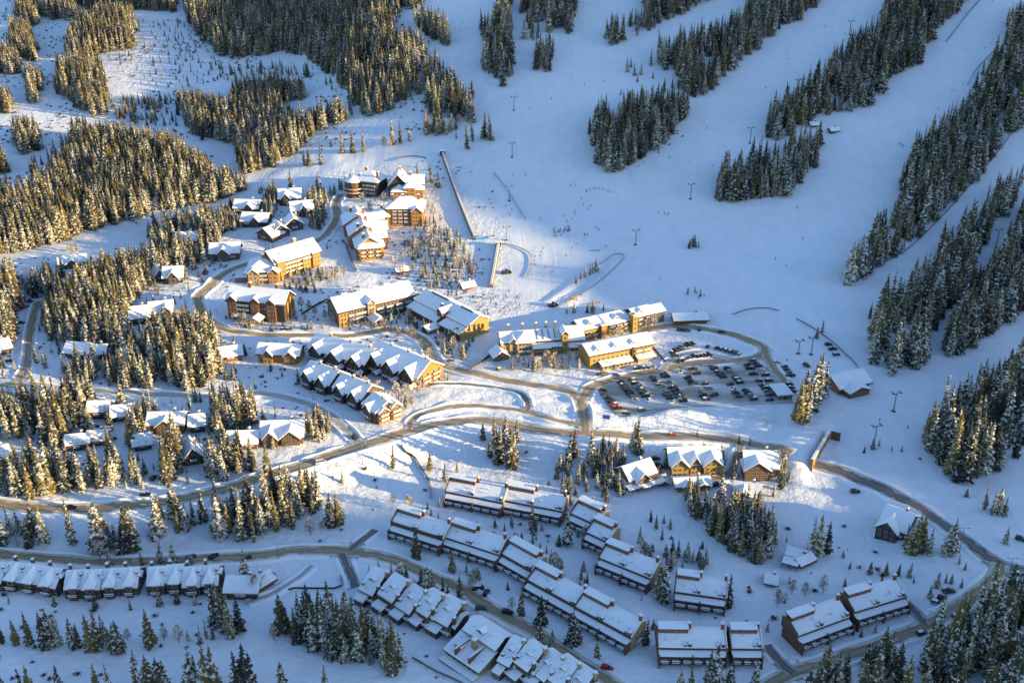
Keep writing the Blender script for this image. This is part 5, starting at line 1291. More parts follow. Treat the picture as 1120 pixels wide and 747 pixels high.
OTH = [((743,396.3),.9,'black','suv',"black car, left of a pair parked beside the inner lane"),((747.5,395.3),.9,'black','hatchback',"black car, right of a pair parked beside the inner lane"),((738,390.5),.3,'black','suv',"black car driving on the inner lane of the car park"),
 ((702,449.5),.2,'dark grey','suv',"dark grey car standing alone near the lot's lower edge"),((685,453.5),-.2,'brown','suv',"brown car at the near tip of the leftmost car park row"),((850,398.5),.1,'white','pickup',"white pickup alone beside the upper right of the lot"),((882,401),-1,'black','suv',"black car left of the day lodge"),
 ((906,378),.2,'black','suv',"black car, upper of three parked along the fence behind the day lodge"),((910.5,383),.2,'black','pickup',"black pickup, middle of three parked along the fence behind the day lodge"),((914.5,389),.2,'dark grey','suv',"dark grey car, lower of three parked along the fence behind the day lodge"),
 ((656,411),.2,'dark grey','hatchback',"dark grey car, left of two below the left end of the yellow lodge"),((661,410),.2,'silver','suv',"silver car, right of two below the left end of the yellow lodge"),((674,411),.1,'silver','hatchback',"silver car alone beside the road below the yellow lodge"),
 ((1024,661),-.5,'silver','suv',"silver car, lowest of three parked beside the corner road"),((1031,656.5),-.5,'black','suv',"black car, middle of three parked beside the corner road"),((1037,648),.1,'brown','pickup',"snow dusted brown pickup, upper of three beside the corner road"),
 ((1008,694),.3,'black','suv',"black car driving on the corner road below the parked three"),((1046,675),.4,'brown','suv',"brown car driving on the corner road toward the fork"),((1117,630),-.3,'black','suv',"black car at the right edge on the hillside road"),((1116,591),-.6,'black','suv',"black car on the snow at the right edge above the fork"),
 ((664,732),-.4,'red','suv',"dark red car on the lower road near the bottom edge"),((523,645),.1,'black','van',"black van parked beside the lower road, left of a pair"),((532,650),1.2,'black','suv',"black car parked nose out beside the black van"),((526,667),.1,'dark grey','suv',"dark grey car driving on the lower road"),((555,671),-.3,'black','suv',"black car driving on the lower road, farther along toward the bottom"),
 ((351,507),.35,'white','van',"white van driving on the main road left of the junction"),((389,480),-.8,'brown','suv',"brown car waiting where the chalet street meets the main road"),((735,476.5),0,'red','hatchback',"small red car on the main road below the car park"),
 ((717,503),.3,'dark grey','suv',"dark grey car, upper of two on the snowy drive by the cross ridged chalet"),((721.5,511),-.9,'black','suv',"black car, lower of two on the snowy drive by the cross ridged chalet"),((714,510),-.9,'brown','hatchback',"brown car close to the cross ridged chalet's wall"),
 ((783,531),.9,'brown','suv',"brown car, left of two beside the snow capped garages"),((788.5,530.5),.9,'dark blue','suv',"dark blue car, right of two beside the snow capped garages"),((935,539),.1,'black','suv',"black car half buried in snow left of the hillside road"),
 ((11,396),.2,'black','suv',"black car beside the west street near the left edge"),((33,331),.2,'black','hatchback',"black car, upper of two by the west street's top end"),((39,326),.2,'dark grey','suv',"dark grey car beside the top of the west street"),((24,354),.1,'brown','hatchback',"brown car left of the west street"),
 ((74,404),.4,'dark grey','suv',"dark grey car in the yard of the big roofed house"),((159,542),.05,'black','suv',"black car on the snow just above the main road"),((79,556),0,'black','hatchback',"black car driving on the main road near the left edge"),((168,524),1.3,'black','suv',"black car parked in a gap of the western woods"),
 ((505,366),.1,'dark green','suv',"dark green car at the turning place right of the road"),((493,396),.4,'brown','hatchback',"brown car at the village road near the junction"),((547,405),.6,'dark grey','suv',"dark grey car in front of the gate hut"),((310,361),0,'black','hatchback',"black car, left of two in front of the russet towered lodge"),((316,361),0,'dark grey','hatchback',"dark grey car, right of two in front of the russet towered lodge"),((209,611),.9,'black','suv',"black car, left of three above the nearest chalet row"),((234,610),.9,'black','suv',"black car, middle of three above the nearest chalet row"),((270,612),.9,'black','hatchback',"black car, right of three beside the lower road"),
 ((744,362),.1,'black','suv',"black car, left of three before the lift base building"),((751,362.5),.1,'dark grey','suv',"dark grey car, middle of three before the lift base building"),((765,362),1.2,'black','suv',"black car, right of three before the lift base building"),((789,364),.2,'black','hatchback',"small black car on the snow right of the lift base building")]
for px, hd_, c_, kd, lb in OTH: car(px, hd_, lb, c_, kd)
# the blue lot sign on its board
g = ground([(663,460)])[0]; t = thing('lot_sign', 'blue sign board on the ploughed bank left of the car park', 'sign', tuple(g), -.3)
m = MB(); m.tube((-1.2, 0, -.5), (-1.2, 0, 3.2), .08); m.build('post', steel, t); m = MB(); m.tube((1.2, 0, -.5), (1.2, 0, 3.2), .08); m.build('post', steel, t)
m = MB(); m.box(-1.9, 1.9, -.1, -.02, 1.0, 3.4); m.build('board', pmat('sign_blue', (.03, .12, .35), .5, .1), t)

# ------------------------------------------------------------------ skiers
def skier_proto(pose):
    bm = bmesh.new()
    lean = .12 if pose else 0.0
    P = {'pelvis': (0, 0, .95), 'belly': (.03 + lean*.4, 0, 1.12), 'chest': (.06 + lean, 0, 1.35), 'neck': (.08 + lean*1.3, 0, 1.52), 'head': (.10 + lean*1.5, 0, 1.68), 'crown': (.10 + lean*1.5, 0, 1.76)}
    J = [('pelvis','belly'),('belly','chest'),('chest','neck'),('neck','head'),('head','crown')]
    Rr = {'pelvis': .16, 'belly': .15, 'chest': .17, 'neck': .07, 'head': .11, 'crown': .08}
    for s, n in ((1, 'l'), (-1, 'r')):
        P |= {n+'sh': (.06 + lean, s*.2, 1.43), n+'el': (.1 + lean, s*.32, 1.18), n+'ha': (.34 + lean, s*.36, 1.05), n+'hip': (0, s*.1, .9), n+'kn': (.14, s*.13, .5), n+'an': (0, s*.14, .1), n+'to': (.2, s*.15, .06)}
        J += [('chest', n+'sh'), (n+'sh', n+'el'), (n+'el', n+'ha'), ('pelvis', n+'hip'), (n+'hip', n+'kn'), (n+'kn', n+'an'), (n+'an', n+'to')]
        Rr |= {n+'sh': .09, n+'el': .065, n+'ha': .05, n+'hip': .11, n+'kn': .085, n+'an': .075, n+'to': .06}
    ks = list(P); vs = {k: bm.verts.new(P[k]) for k in ks}
    for a_, b_ in J: bm.edges.new((vs[a_], vs[b_]))
    me = bpy.data.meshes.new('figure'); bm.to_mesh(me); bm.free()
    o = bpy.data.objects.new('figure', me); C.objects.link(o)
    o.modifiers.new('s', 'SKIN'); o.modifiers.new('b', 'SUBSURF').levels = 1
    for k, sv in zip(ks, me.skin_vertices[0].data): sv.radius = (Rr[k], Rr[k])
    me.skin_vertices[0].data[0].use_root = True
    dg = bpy.context.evaluated_depsgraph_get(); m2 = bpy.data.meshes.new_from_object(o.evaluated_get(dg))
    bpy.data.objects.remove(o); return m2
jackets = [('black', (.015, .015, .02)), ('red', (.4, .03, .02)), ('blue', (.03, .10, .30)), ('orange', (.5, .16, .03)), ('green', (.08, .25, .05)), ('pale grey', (.4, .4, .42))]
trousers = pmat('ski_trousers', (.02, .02, .025), .8); skin_m = pmat('skin', (.45, .28, .2), .6, .05)
SK = {}
for pi in (0, 1):
    base = skier_proto(pi)
    for nm, c_ in jackets:
        me = base.copy(); me.name = 'person'; me.materials.clear()
        for mm in (pmat('jacket_' + nm.replace(' ', '_'), c_, .8), trousers, skin_m, steel_dark): me.materials.append(mm)
        for p in me.polygons: p.material_index = 1 if p.center.z < .95 else (3 if p.center.z > 1.72 else (2 if p.center.z > 1.56 else 0)); p.use_smooth = True
        SK[nm, pi] = me
m = MB()
m.prism([(-.75, .02), (.7, .02), (.9, .12), (.88, .14), (.68, .045), (-.75, .045)], 'y', -.05, .05); ski_me = m.mesh('ski', [pmat('ski_top', (.1, .1, .12), .4)])
m = MB(); m.tube((0, 0, 0), (.1, 0, 1.15), .012, .012, 5); pole_me = m.mesh('ski_pole', [steel_dark])
PEOPLE = []
def skier(px, label, colr, group, parts=True):
    g = ground([px])[0]; rz = random.uniform(-2.6, -.5)
    o = link('person', SK[colr, random.randint(0, 1)], None, (g[0], g[1], g[2] - .02), rz); tag(o, label, 'person', group)
    o.scale = (1.05,) * 3
    for s in (-1, 1): 
        k = link('ski', ski_me, o, (.1, s * .15, 0)); q = link('ski_pole', pole_me, o, (.34, s * .38, -.05))
crowd = [("in the crowd at the foot of the learner slope", "people gathered at the foot of the slope", [(random.uniform(522, 569), random.uniform(319, 345)) for _ in range(44)]),
 ("in the ski school group on the wide slope", "skiers of the group on the wide slope", [(608 + random.gauss(0, 3), 257 + random.gauss(0, 3)) for _ in range(10)] + [(612 + random.uniform(0, 12), 252 + random.gauss(0, 1.5)) for _ in range(14)]),
 ("in the line curving across the upper slope", "skiers lined up on the upper slope", [(642, 210), (645, 208), (649, 207), (652, 207), (656, 206.5), (660, 208), (665, 209), (668, 211), (624, 204), (629, 203), (641, 210)]),
 ("scattered below the curving line on the slope", "skiers scattered on the wide slope", [(616,237),(620,243),(625,240),(628,235),(629,232),(636,218),(638,225),(643,229),(646,226),(621,248),(652,250),(631,267),(640,258),(643,257),(626,272),(619,280),(595,272),(592,276),(585,281),(584,286),(591,280),(585,290),(597,293),(604,298),(663,270),(722,306),(575,240),(591,240),(558,236),(553,226),(555,234),(575,192),(561,192),(720,233),(727,234),(731,235),(639,257),(655,252)]),
 ("small on the upper runs below the woods", "skiers small on the far runs", [(624,86),(639,93),(661,90),(603,109),(579,119),(773,141),(732,173),(754,179),(779,182),(837,97),(903,30),(924,38),(860,60),(861,66),(1086,2),(1077,54),(1053,93),(1041,100),(1026,120),(1027,128),(994,147),(983,158),(988,161),(986,159),(872,228),(848,284),(860,291),(878,262),(560,230),(506,25),(508,33),(504,34),(512,32),(993,468),(962,460),(903,487),(870,510),(860,395)]),
 ("waiting near the lift base", "people near the lift base", [(758,343),(764,326),(770,324),(753,318),(762,321)])]
for wh, grp, pts in crowd:
    for p in pts:
        colr = random.choices([j[0] for j in jackets], [46, 14, 14, 8, 4, 8])[0]
        skier(p, f"{colr} clad skier standing {wh}" if 'small' not in wh and 'scattered' not in wh else f"{colr} clad skier {wh}", colr, grp)
for o in CUT: bpy.data.objects.remove(o)

# ------------------------------------------------------------------ trees
def conifer_parts(seed, Ht, Rr, ragged=.25, dens=1.0):
    """crown: whorls of drooping boughs round a thin core; returns (crown verts, faces), (trunk verts, faces)"""
    rg = np.random.default_rng(seed)
    V = []; Fc = []
    nw = int(Ht / .85 * dens)
    for i in range(nw):
        f = (i + rg.uniform(-.3, .3)) / nw; f = min(max(f, 0), .985)
        z = Ht * (.07 + .93 * f)
        r = Rr * (1 - f) ** .80 * (1 - .30 * max(0, .14 - f) / .14) + .15
        n = max(3, int(round(7 * (1 - f) ** .5 + 2)))
        a0 = rg.uniform(0, 6.28)
        for k in range(n):
            if rg.uniform() < .18: continue
            a = a0 + 6.283 * k / n + rg.uniform(-.3, .3); q = r * rg.uniform(1 - ragged * 1.3, 1 + ragged)
            dr = rg.uniform(.25, .55); w = q * rg.uniform(.26, .42) + .12
            ca, sa = math.cos(a), math.sin(a)
            def P(rad, side, dz): return (ca * rad - sa * side, sa * rad + ca * side, z + dz)
            o = len(V)
            V += [P(.05, 0, .15), P(q * .5, 0, -.12 * q + .10), P(q * .45, -w, -dr * q * .55 - .12), P(q * .45, w, -dr * q * .55 - .12), P(q * .82, 0, -dr * q * .62), P(q * .80, -w * .6, -dr * q * .95), P(q * .80, w * .6, -dr * q * .95), P(q, 0, -dr * q * 1.05)]
            Fc += [(o, o+2, o+1), (o, o+1, o+3), (o+1, o+2, o+5, o+4), (o+1, o+4, o+6, o+3), (o+4, o+5, o+7), (o+4, o+7, o+6)]
    # leader and inner mass
    o = len(V); m = 6
    for zz, rr in ((.10, .40), (.45, .27), (.80, .11), (1.01, .012)):
        for k in range(m): V.append((math.cos(k*6.283/m) * Rr * rr, math.sin(k*6.283/m) * Rr * rr, Ht * zz))
    for j in range(3):
        for k in range(m): Fc.append((o + j*m + k, o + j*m + (k+1) % m, o + (j+1)*m + (k+1) % m, o + (j+1)*m + k))
    T = MB(); T.tube((0, 0, -1.0), (0, 0, Ht * .5), .022 * Ht * .5 + .05, .05, 6)
    return (V, Fc), (T.v, T.f)

def me_of(name, parts, mats):
    me = bpy.data.meshes.new(name); V = []; Fc = []; mi = []
    for k, (v, f) in enumerate(parts):
        o = len(V); V += list(v); Fc += [tuple(i + o for i in q) for q in f]; mi += [k] * len(f)
    me.from_pydata(V, [], Fc)
    for m in mats: me.materials.append(m)
    me.polygons.foreach_set('material_index', mi); me.update()
    return me

CON = []      # (crown mesh, trunk mesh, joined mesh, height)
for i, (ht, rr, rg_, mt) in enumerate([(20, 2.6, .32, needles), (20, 2.2, .42, needles), (20, 3.1, .36, needles), (20, 2.4, .45, needles_dark), (20, 2.9, .30, needles_dark), (20, 1.9, .42, needles), (20, 3.4, .40, needles_dark), (20, 2.3, .5, needles)]):
    c, t = conifer_parts(100 + i, ht, rr, rg_)
    CON.append((me_of('crown', [c], [mt]), me_of('trunk', [t], [bark]), me_of('tree', [c, t], [mt, bark]), ht))

def bare_parts(seed, Ht):
    rg = np.random.default_rng(seed); T = MB(); K = MB()
    def grow(p, d, L, r, lv):
        q = p + d * L; (T if lv < 2 else K).tube(p, q, r, r * .55, 5 if lv < 2 else 3)
        if lv >= 3: return
        for _ in range([5, 5, 4][lv]):
            a = Vector((rg.normal(), rg.normal(), rg.uniform(.1, 1.0))).normalized()
            dd = (d * rg.uniform(.5, .9) + a * .8).normalized()
            grow(p + d * L * rg.uniform(.45, 1.0), dd, L * rg.uniform(.5, .72), max(r * .5, .035), lv + 1)
    grow(Vector((0, 0, -.5)), Vector((0, 0, 1)), Ht * .42, Ht * .016 + .04, 0)
    # frosted twig sprays
    for _ in range(280):
        a = rg.uniform(0, 6.28); u = rg.uniform(.25, 1.0); rr = Ht * .24 * math.sin(min(1, (1.05 - u) * 1.9) * 1.5) * rg.uniform(.3, 1.0)
        c = Vector((math.cos(a) * rr, math.sin(a) * rr, Ht * u)); d = Vector((rg.normal() * .6 + math.cos(a), rg.normal() * .6 + math.sin(a), rg.uniform(.2, 1.2))).normalized()
        L = Ht * rg.uniform(.06, .14); s = d.orthogonal().normalized() * L * .25
        K.add([c, c + d * L * .6 + s, c + d * L, c + d * L * .6 - s], [(0, 1, 2, 3)])
    return (K.v, K.f), (T.v, T.f)
BARE = []
for i in range(4):
    c, t = bare_parts(300 + i, 8.0); BARE.append((me_of('crown', [c], [twigs]), me_of('trunk', [t], [bark]), me_of('tree', [c, t], [twigs, bark]), 8.0))
def bush_mesh(seed):
    rg = np.random.default_rng(seed); K = MB()
    for _ in range(70):
        a = rg.uniform(0, 6.28); el = rg.uniform(.2, 1.5); d = Vector((math.cos(a) * math.cos(el), math.sin(a) * math.cos(el), math.sin(el)))
        L = rg.uniform(.5, 1.1); c = Vector((rg.normal() * .22, rg.normal() * .22, 0)); s = Vector((-math.sin(a), math.cos(a), 0)) * L * rg.uniform(.07, .16)
        K.add([c, c + d * L * .55 + s, c + d * L, c + d * L * .55 - s], [(0, 1, 2, 3)])
    return me_of('bush', [(K.v, K.f)], [scrub])
BUSH = [bush_mesh(500 + i) for i in range(4)]

# ---- woods: canopy outlines in reference pixels: (name, outline, spacing m, tree height m, dark?)
Z = []
def zone(label, poly, sp=5.5, h=20.0, var=.25, keep=1.0):
    Z.append((label, poly, sp * (.58 if sp >= 6.5 and sp < 9.5 else 1.0), h * (1.08 if sp < 9 else 1), var, keep))
zone("dark conifer in the topmost wood strip right of the centre", [(663,50),(702,35),(738,19),(778,-2),(790,-30),(705,-30),(705,12),(690,14),(668,22)], 5.5, 20)
zone("dark conifer in the second wood strip right of the centre", [(722,44),(735,38),(776,27),(814,7),(832,-30),(930,-30),(901,0),(876,18),(855,30),(840,42),(814,61),(789,84),(771,102),(757,107),(745,100),(742,80),(722,70)], 5.5, 20)
zone("conifer in the ragged clump left of the second wood strip", [(652,118),(657,112),(668,125),(685,104),(720,100),(753,100),(757,114),(748,127),(733,147),(718,160),(697,175),(685,182),(669,188),(655,176),(650,160)], 7, 19)
zone("dark conifer in the long wood strip with lift towers", [(833,138),(840,120),(873,88),(891,78),(916,53),(949,23),(967,12),(975,-30),(1075,-30),(1059,0),(1054,6),(1018,43),(1003,66),(982,79),(965,99),(944,114),(916,124),(900,122),(865,145),(838,153)], 5.5, 20)
zone("dark conifer in the compact clump below the long wood strip", [(783,190),(790,168),(805,164),(838,157),(862,146),(890,140),(909,145),(907,158),(893,165),(890,180),(862,212),(840,217),(785,218)], 5.5, 20)
zone("dark conifer in the widest wood strip on the right", [(1140,-10),(1110,8),(1103,30),(1094,48),(1079,69),(1064,99),(1043,117),(1018,142),(1003,155),(990,188),(982,208),(970,226),(952,246),(935,270),(921,290),(921,310),(934,306),(962,288),(993,272),(1015,252),(1043,222),(1076,185),(1094,160),(1140,110)], 5.5, 21)
zone("conifer in the wood strip between the two right hand runs", [(951,385),(957,335),(975,310),(1003,292),(1026,266),(1051,241),(1076,216),(1104,190),(1118,180),(1112,212),(1094,243),(1074,271),(1061,305),(1051,327),(1036,338),(1026,363),(1005,394),(998,403),(982,415),(960,412)], 6, 21)
zone("conifer in the wood strip at the right edge", [(1140,200),(1118,222),(1107,251),(1089,287),(1069,302),(1056,327),(1033,363),(1030,389),(1051,386),(1064,376),(1069,363),(1094,358),(1107,346),(1140,325)], 6.5, 21)
zone("gold lit conifer in the big stand at the right edge", [(1140,380),(1102,388),(1090,402),(1074,406),(1059,419),(1043,429),(1026,432),(1018,452),(1012,480),(1023,503),(1036,522),(1043,531),(1069,524),(1094,513),(1140,470)], 4.9, 23)
zone("snow dusted conifer in the dense wood of the bottom right corner", [(930,800),(935,745),(948,715),(968,690),(985,700),(1000,722),(1010,700),(1025,672),(1043,679),(1069,646),(1097,636),(1150,640),(1150,800)], 4.2, 19)
zone("snow dusted conifer at the corner road's lower end", [(880,760),(884,738),(898,722),(918,722),(932,740),(935,780),(880,790)], 6.5, 17)
zone("snow dusted conifer in the dense grove by the square snow field", [(303,673),(328,657),(382,660),(392,672),(412,675),(422,690),(438,705),(443,722),(433,739),(417,733),(402,726),(356,718),(326,706),(303,690)], 3.9, 16.5)
zone("conifer in the tapering grove below the chalet driveway", [(742,532),(760,524),(800,528),(838,547),(848,562),(845,592),(838,616),(815,613),(795,596),(770,571),(750,553)], 3.3, 14)
zone("conifer in the small clump on the lit bank below the main road", [(521,462),(545,457),(568,470),(570,507),(535,508),(522,498)], 5.5, 17)
zone("conifer in the rows between the main road and the cross ridged chalet", [(609,482),(630,478),(632,503),(612,504)], 5.5, 15)
zone("conifer in the rows left of the cross ridged chalet", [(637,482),(660,476),(684,478),(686,505),(676,522),(655,520),(640,508)], 5.5, 16)
zone("conifer behind the snowy drive by the main road", [(690,474),(706,468),(708,496),(694,500)], 6, 17)
# left hand woods
zone("sunlit conifer in the top left woods", [(200,-30),(335,-30),(332,60),(310,56),(285,60),(255,62),(235,55),(205,25)], 6.0, 20)
zone("sunlit conifer in the large golden wood", [(333,-30),(425,-30),(430,15),(433,33),(458,33),(463,58),(458,102),(438,112),(422,124),(392,126),(377,97),(356,76),(331,55)], 5.5, 20)
zone("shaded conifer behind the golden wood at the top edge", [(428,-30),(466,-30),(455,10),(430,14)], 6, 20)
zone("dark conifer in the small grove on the upper run", [(458,8),(464,7),(480,16),(492,22),(496,45),(488,50),(470,38),(458,28)], 5.0, 18)
zone("conifer at the reddish tip of the golden wood", [(463,50),(480,60),(494,74),(506,92),(519,98),(517,132),(496,128),(468,128),(463,102)], 5.5, 20)
zone("conifer in the narrow grove at the top of the centre", [(525,20),(537,12),(550,-20),(560,-20),(558,60),(560,85),(550,93),(532,80),(525,60)], 6, 20)
zone("conifer in the grove right of the top centre run", [(573,-30),(640,-30),(632,10),(624,36),(610,30),(585,45),(574,42)], 6, 20)
zone("conifer in the small clump on the top centre slope", [(584,48),(590,38),(604,36),(607,66),(600,80),(585,75)], 6, 18)
zone("frosted conifer along the edge of the golden wood", [(468,128),(519,132),(520,138),(470,149)], 7, 13)
zone("conifer in the mixed wood above the ski way", [(280,84),(331,86),(333,107),(305,114),(305,122),(338,122),(382,107),(389,127),(344,142),(326,163),(305,178),(280,185),(262,190),(252,150),(252,92)], 6.5, 18)
zone("conifer in the dense woods above the ski way", [(-30,215),(20,200),(50,188),(60,178),(75,160),(78,136),(90,137),(125,139),(158,144),(190,149),(215,166),(232,181),(262,191),(275,205),(244,214),(203,223),(178,228),(137,240),(92,251),(64,263),(15,273),(-30,280)], 6.5, 20)
zone("conifer in the thin belt above the dense woods", [(191,102),(211,100),(254,110),(254,152),(235,155),(212,147)], 7.5, 18)
zone("sunlit conifer in the wedge wood of the upper left", [(55,64),(75,55),(100,58),(115,75),(118,100),(116,126),(100,128),(80,116),(60,98)], 6, 20)
zone("sunlit conifer in the upper left glade", [(84,15),(120,5),(140,10),(148,25),(145,48),(125,55),(105,60),(80,65),(70,50),(75,35)], 6.5, 20)
for p in ([(18,-20),(38,-20),(40,25),(25,30),(18,15)], [(10,22),(30,28),(40,50),(38,66),(25,60),(10,50)], [(-30,45),(12,50),(20,70),(18,80),(-30,78)], [(26,72),(40,75),(44,95),(40,110),(28,108)], [(12,132),(38,132),(41,160),(30,166),(15,155)], [(-30,158),(10,165),(8,188),(-30,188)], [(46,-20),(84,-20),(84,20),(60,20),(48,18)], [(90,-30),(195,-30),(190,12),(150,9),(95,9)], [(-20,95),(12,98),(18,112),(10,122),(-20,120)]):
    zone("conifer in the scattered groves of the top left corner", p, 6.5, 19)
zone("small conifer in the thin upper left clearing", [(130,103),(175,103),(172,132),(130,130)], 9, 10)
zone("small conifer in the thin upper left clearing", [(120,20),(215,20),(250,85),(200,100),(150,95),(120,70)], 11, 7)
zone("conifer in the woods below the ski way", [(46,330),(51,306),(75,300),(97,288),(163,270),(203,282),(211,292),(165,307),(142,325),(137,345),(146,362),(140,390),(110,386),(60,371),(52,372)], 7.0, 17)
zone("gold lit conifer in the woods left of the village road bend", [(125,386),(148,366),(170,347),(200,340),(235,346),(243,376),(240,405),(232,420),(185,427),(130,422),(122,405)], 7.0, 17)
zone("conifer at the left edge below the ski way", [(-30,300),(8,285),(15,302),(22,330),(18,370),(-30,380)], 7, 19)
zone("gold lit conifer in the western woods", [(-30,425),(20,425),(70,420),(95,418),(108,438),(100,458),(75,475),(40,482),(-30,472)], 7.5, 17)
zone("gold lit conifer in the western woods nearest the main road", [(-30,500),(20,488),(60,490),(130,505),(160,500),(166,526),(130,532),(70,536),(20,543),(-30,545)], 8.0, 18)
for p, s in (([(95,450),(125,470),(125,482),(95,478)], 8), ([(118,425),(138,428),(142,450),(120,446)], 8), ([(158,428),(168,430),(166,470),(148,478),(150,455)], 8), ([(172,478),(196,462),(196,520),(178,525)], 7), ([(225,428),(282,425),(282,470),(235,480),(222,470)], 8), ([(232,478),(276,470),(276,512),(240,516)], 8), ([(104,478),(135,480),(135,508),(108,508)], 8), ([(200,425),(222,430),(220,446),(200,446)], 8), ([(30,482),(60,480),(60,492),(30,495)],8), ([(0,478),(25,478),(25,495),(0,498)],9)):
    zone("conifer among the houses of the western woods", p, s, 16)
zone("frosted conifer at the right of the brown chalet group", [(328,452),(346,448),(364,452),(364,478),(345,484),(328,478)], 6.5, 12)
zone("gold lit conifer between the two left hand roads", [(160,546),(185,540),(225,548),(225,572),(190,590),(165,580)], 8, 18)
zone("conifer between the two left hand roads", [(-30,560),(60,564),(160,564),(160,596),(130,604),(90,600),(30,600),(-30,598)], 8.6, 19)
zone("conifer between the two left hand roads", [(228,545),(300,512),(346,510),(348,556),(320,575),(280,590),(235,585)], 8.6, 17)
zone("gold lit conifer just above the main road left of the junction", [(220,480),(250,495),(282,500),(300,512),(250,525),(228,520)], 8.6, 15)

zone("small conifer in the snowy gap above the mixed wood", [(215,62),(250,68),(331,62),(356,80),(378,100),(345,92),(331,84),(285,84),(250,90)], 10, 13)
zone("small conifer in the snowy gap above the mixed wood", [(120,110),(200,98),(215,104),(195,140),(130,136)], 10, 12)
zone("conifer at the thin left end of the dense woods", [(-30,190),(15,190),(60,150),(80,150),(50,188),(20,200),(-30,215)], 9.6, 15)
for p in ([(284,205),(300,198),(308,226),(292,242)], [(238,222),(256,216),(260,250),(244,254)], [(334,204),(356,208),(360,248),(342,252)], [(296,240),(308,238),(310,262),(298,262)], [(262,285),(300,268),(306,274),(270,292)], [(352,212),(378,190),(384,200),(366,214)]):
    zone("small conifer among the ski way chalets", p, 6.6, 9.5)
zone("conifer round the houses below the ski way", [(155,250),(185,236),(240,222),(252,240),(232,282),(205,296),(165,276)], 8.2, 15)
zone("conifer round the pavilion at the ski way's edge", [(24,300),(56,284),(70,296),(62,318),(30,325)], 8.5, 13)
zone("conifer in the gap between the western houses", [(60,385),(128,378),(150,392),(128,418),(70,412)], 8, 13)
for p in ([(120,500),(150,495),(150,520),(120,520)], [(60,455),(100,452),(100,490),(60,490)], [(140,440),(166,440),(150,490),(128,492)], [(196,480),(204,478),(200,520),(194,520)], [(222,490),(248,480),(250,520),(226,530)]):
    zone("conifer among the houses of the western woods", p, 8, 16)
zone("frosted conifer in the gardens of the gold lodges", [(462,232),(500,250),(520,290),(508,320),(470,330),(452,290),(440,262)], 8.6, 6.5)
zone("frosted conifer between the village road and the chalet blocks", [(420,352),(470,352),(520,366),(510,395),(480,388),(455,372),(420,366)], 9, 8)
zone("frosted conifer along the front of the tower lodge", [(560,394),(640,390),(640,402),(562,406)], 8.0, 7)

for p, s, hh in (([(244,350),(336,352),(338,364),(244,364)], 8, 6), ([(345,404),(400,410),(445,436),(440,450),(400,440),(350,414)], 7.5, 7), ([(366,350),(452,334),(456,356),(370,366)], 8, 6.5), ([(304,300),(356,286),(372,300),(352,318),(306,322)], 8.5, 7), ([(446,344),(508,372),(512,386),(480,388),(446,360)], 8, 7), ([(466,398),(500,408),(498,420),(470,420)], 8.5, 5)):
    zone("frosted conifer in the gardens of the village middle", p, s, hh)
for p, s, hh in (([(545,570),(610,574),(622,600),(600,616),(560,606)], 9.4, 6), ([(440,560),(484,552),(486,580),(440,582)], 9.4, 6), ([(500,612),(545,640),(550,660),(500,640)], 9.0, 6), ([(450,624),(470,628),(490,640),(520,668),(500,668),(450,648)], 8, 11), ([(640,590),(655,640),(628,650),(600,626)], 9.4, 6), ([(690,575),(775,600),(770,625),(730,622),(690,600)], 9.2, 7), ([(880,700),(1000,672),(1005,690),(900,722),(880,720)], 9.0, 6)):
    zone("small conifer in the courts of the terraced townhouses", p, s, hh)
for p in ([(600,500),(690,500),(690,530),(610,545)], [(655,500),(690,505),(688,545),(660,550)], [(715,492),(735,486),(735,520),(718,530)], [(788,490),(812,490),(806,545),(790,530)], [(848,490),(864,496),(862,530),(850,545)]):
    zone("conifer around the chalets below the car park", p, 8.0, 9)

zone("small conifer scattered through the western woods and gardens", [(-20,300),(120,285),(240,270),(250,360),(330,410),(330,470),(220,535),(-20,548)], 10.5, 8.5, .4)
zone("small conifer on the snowfields round the terraced townhouses", [(420,545),(620,535),(740,600),(720,680),(700,730),(560,660),(420,610)], 15, 4.5, .4)
zone("small conifer on the snowfield above the corner road", [(850,560),(950,580),(1010,640),(940,660),(860,690),(840,620)], 15, 4.5, .4)

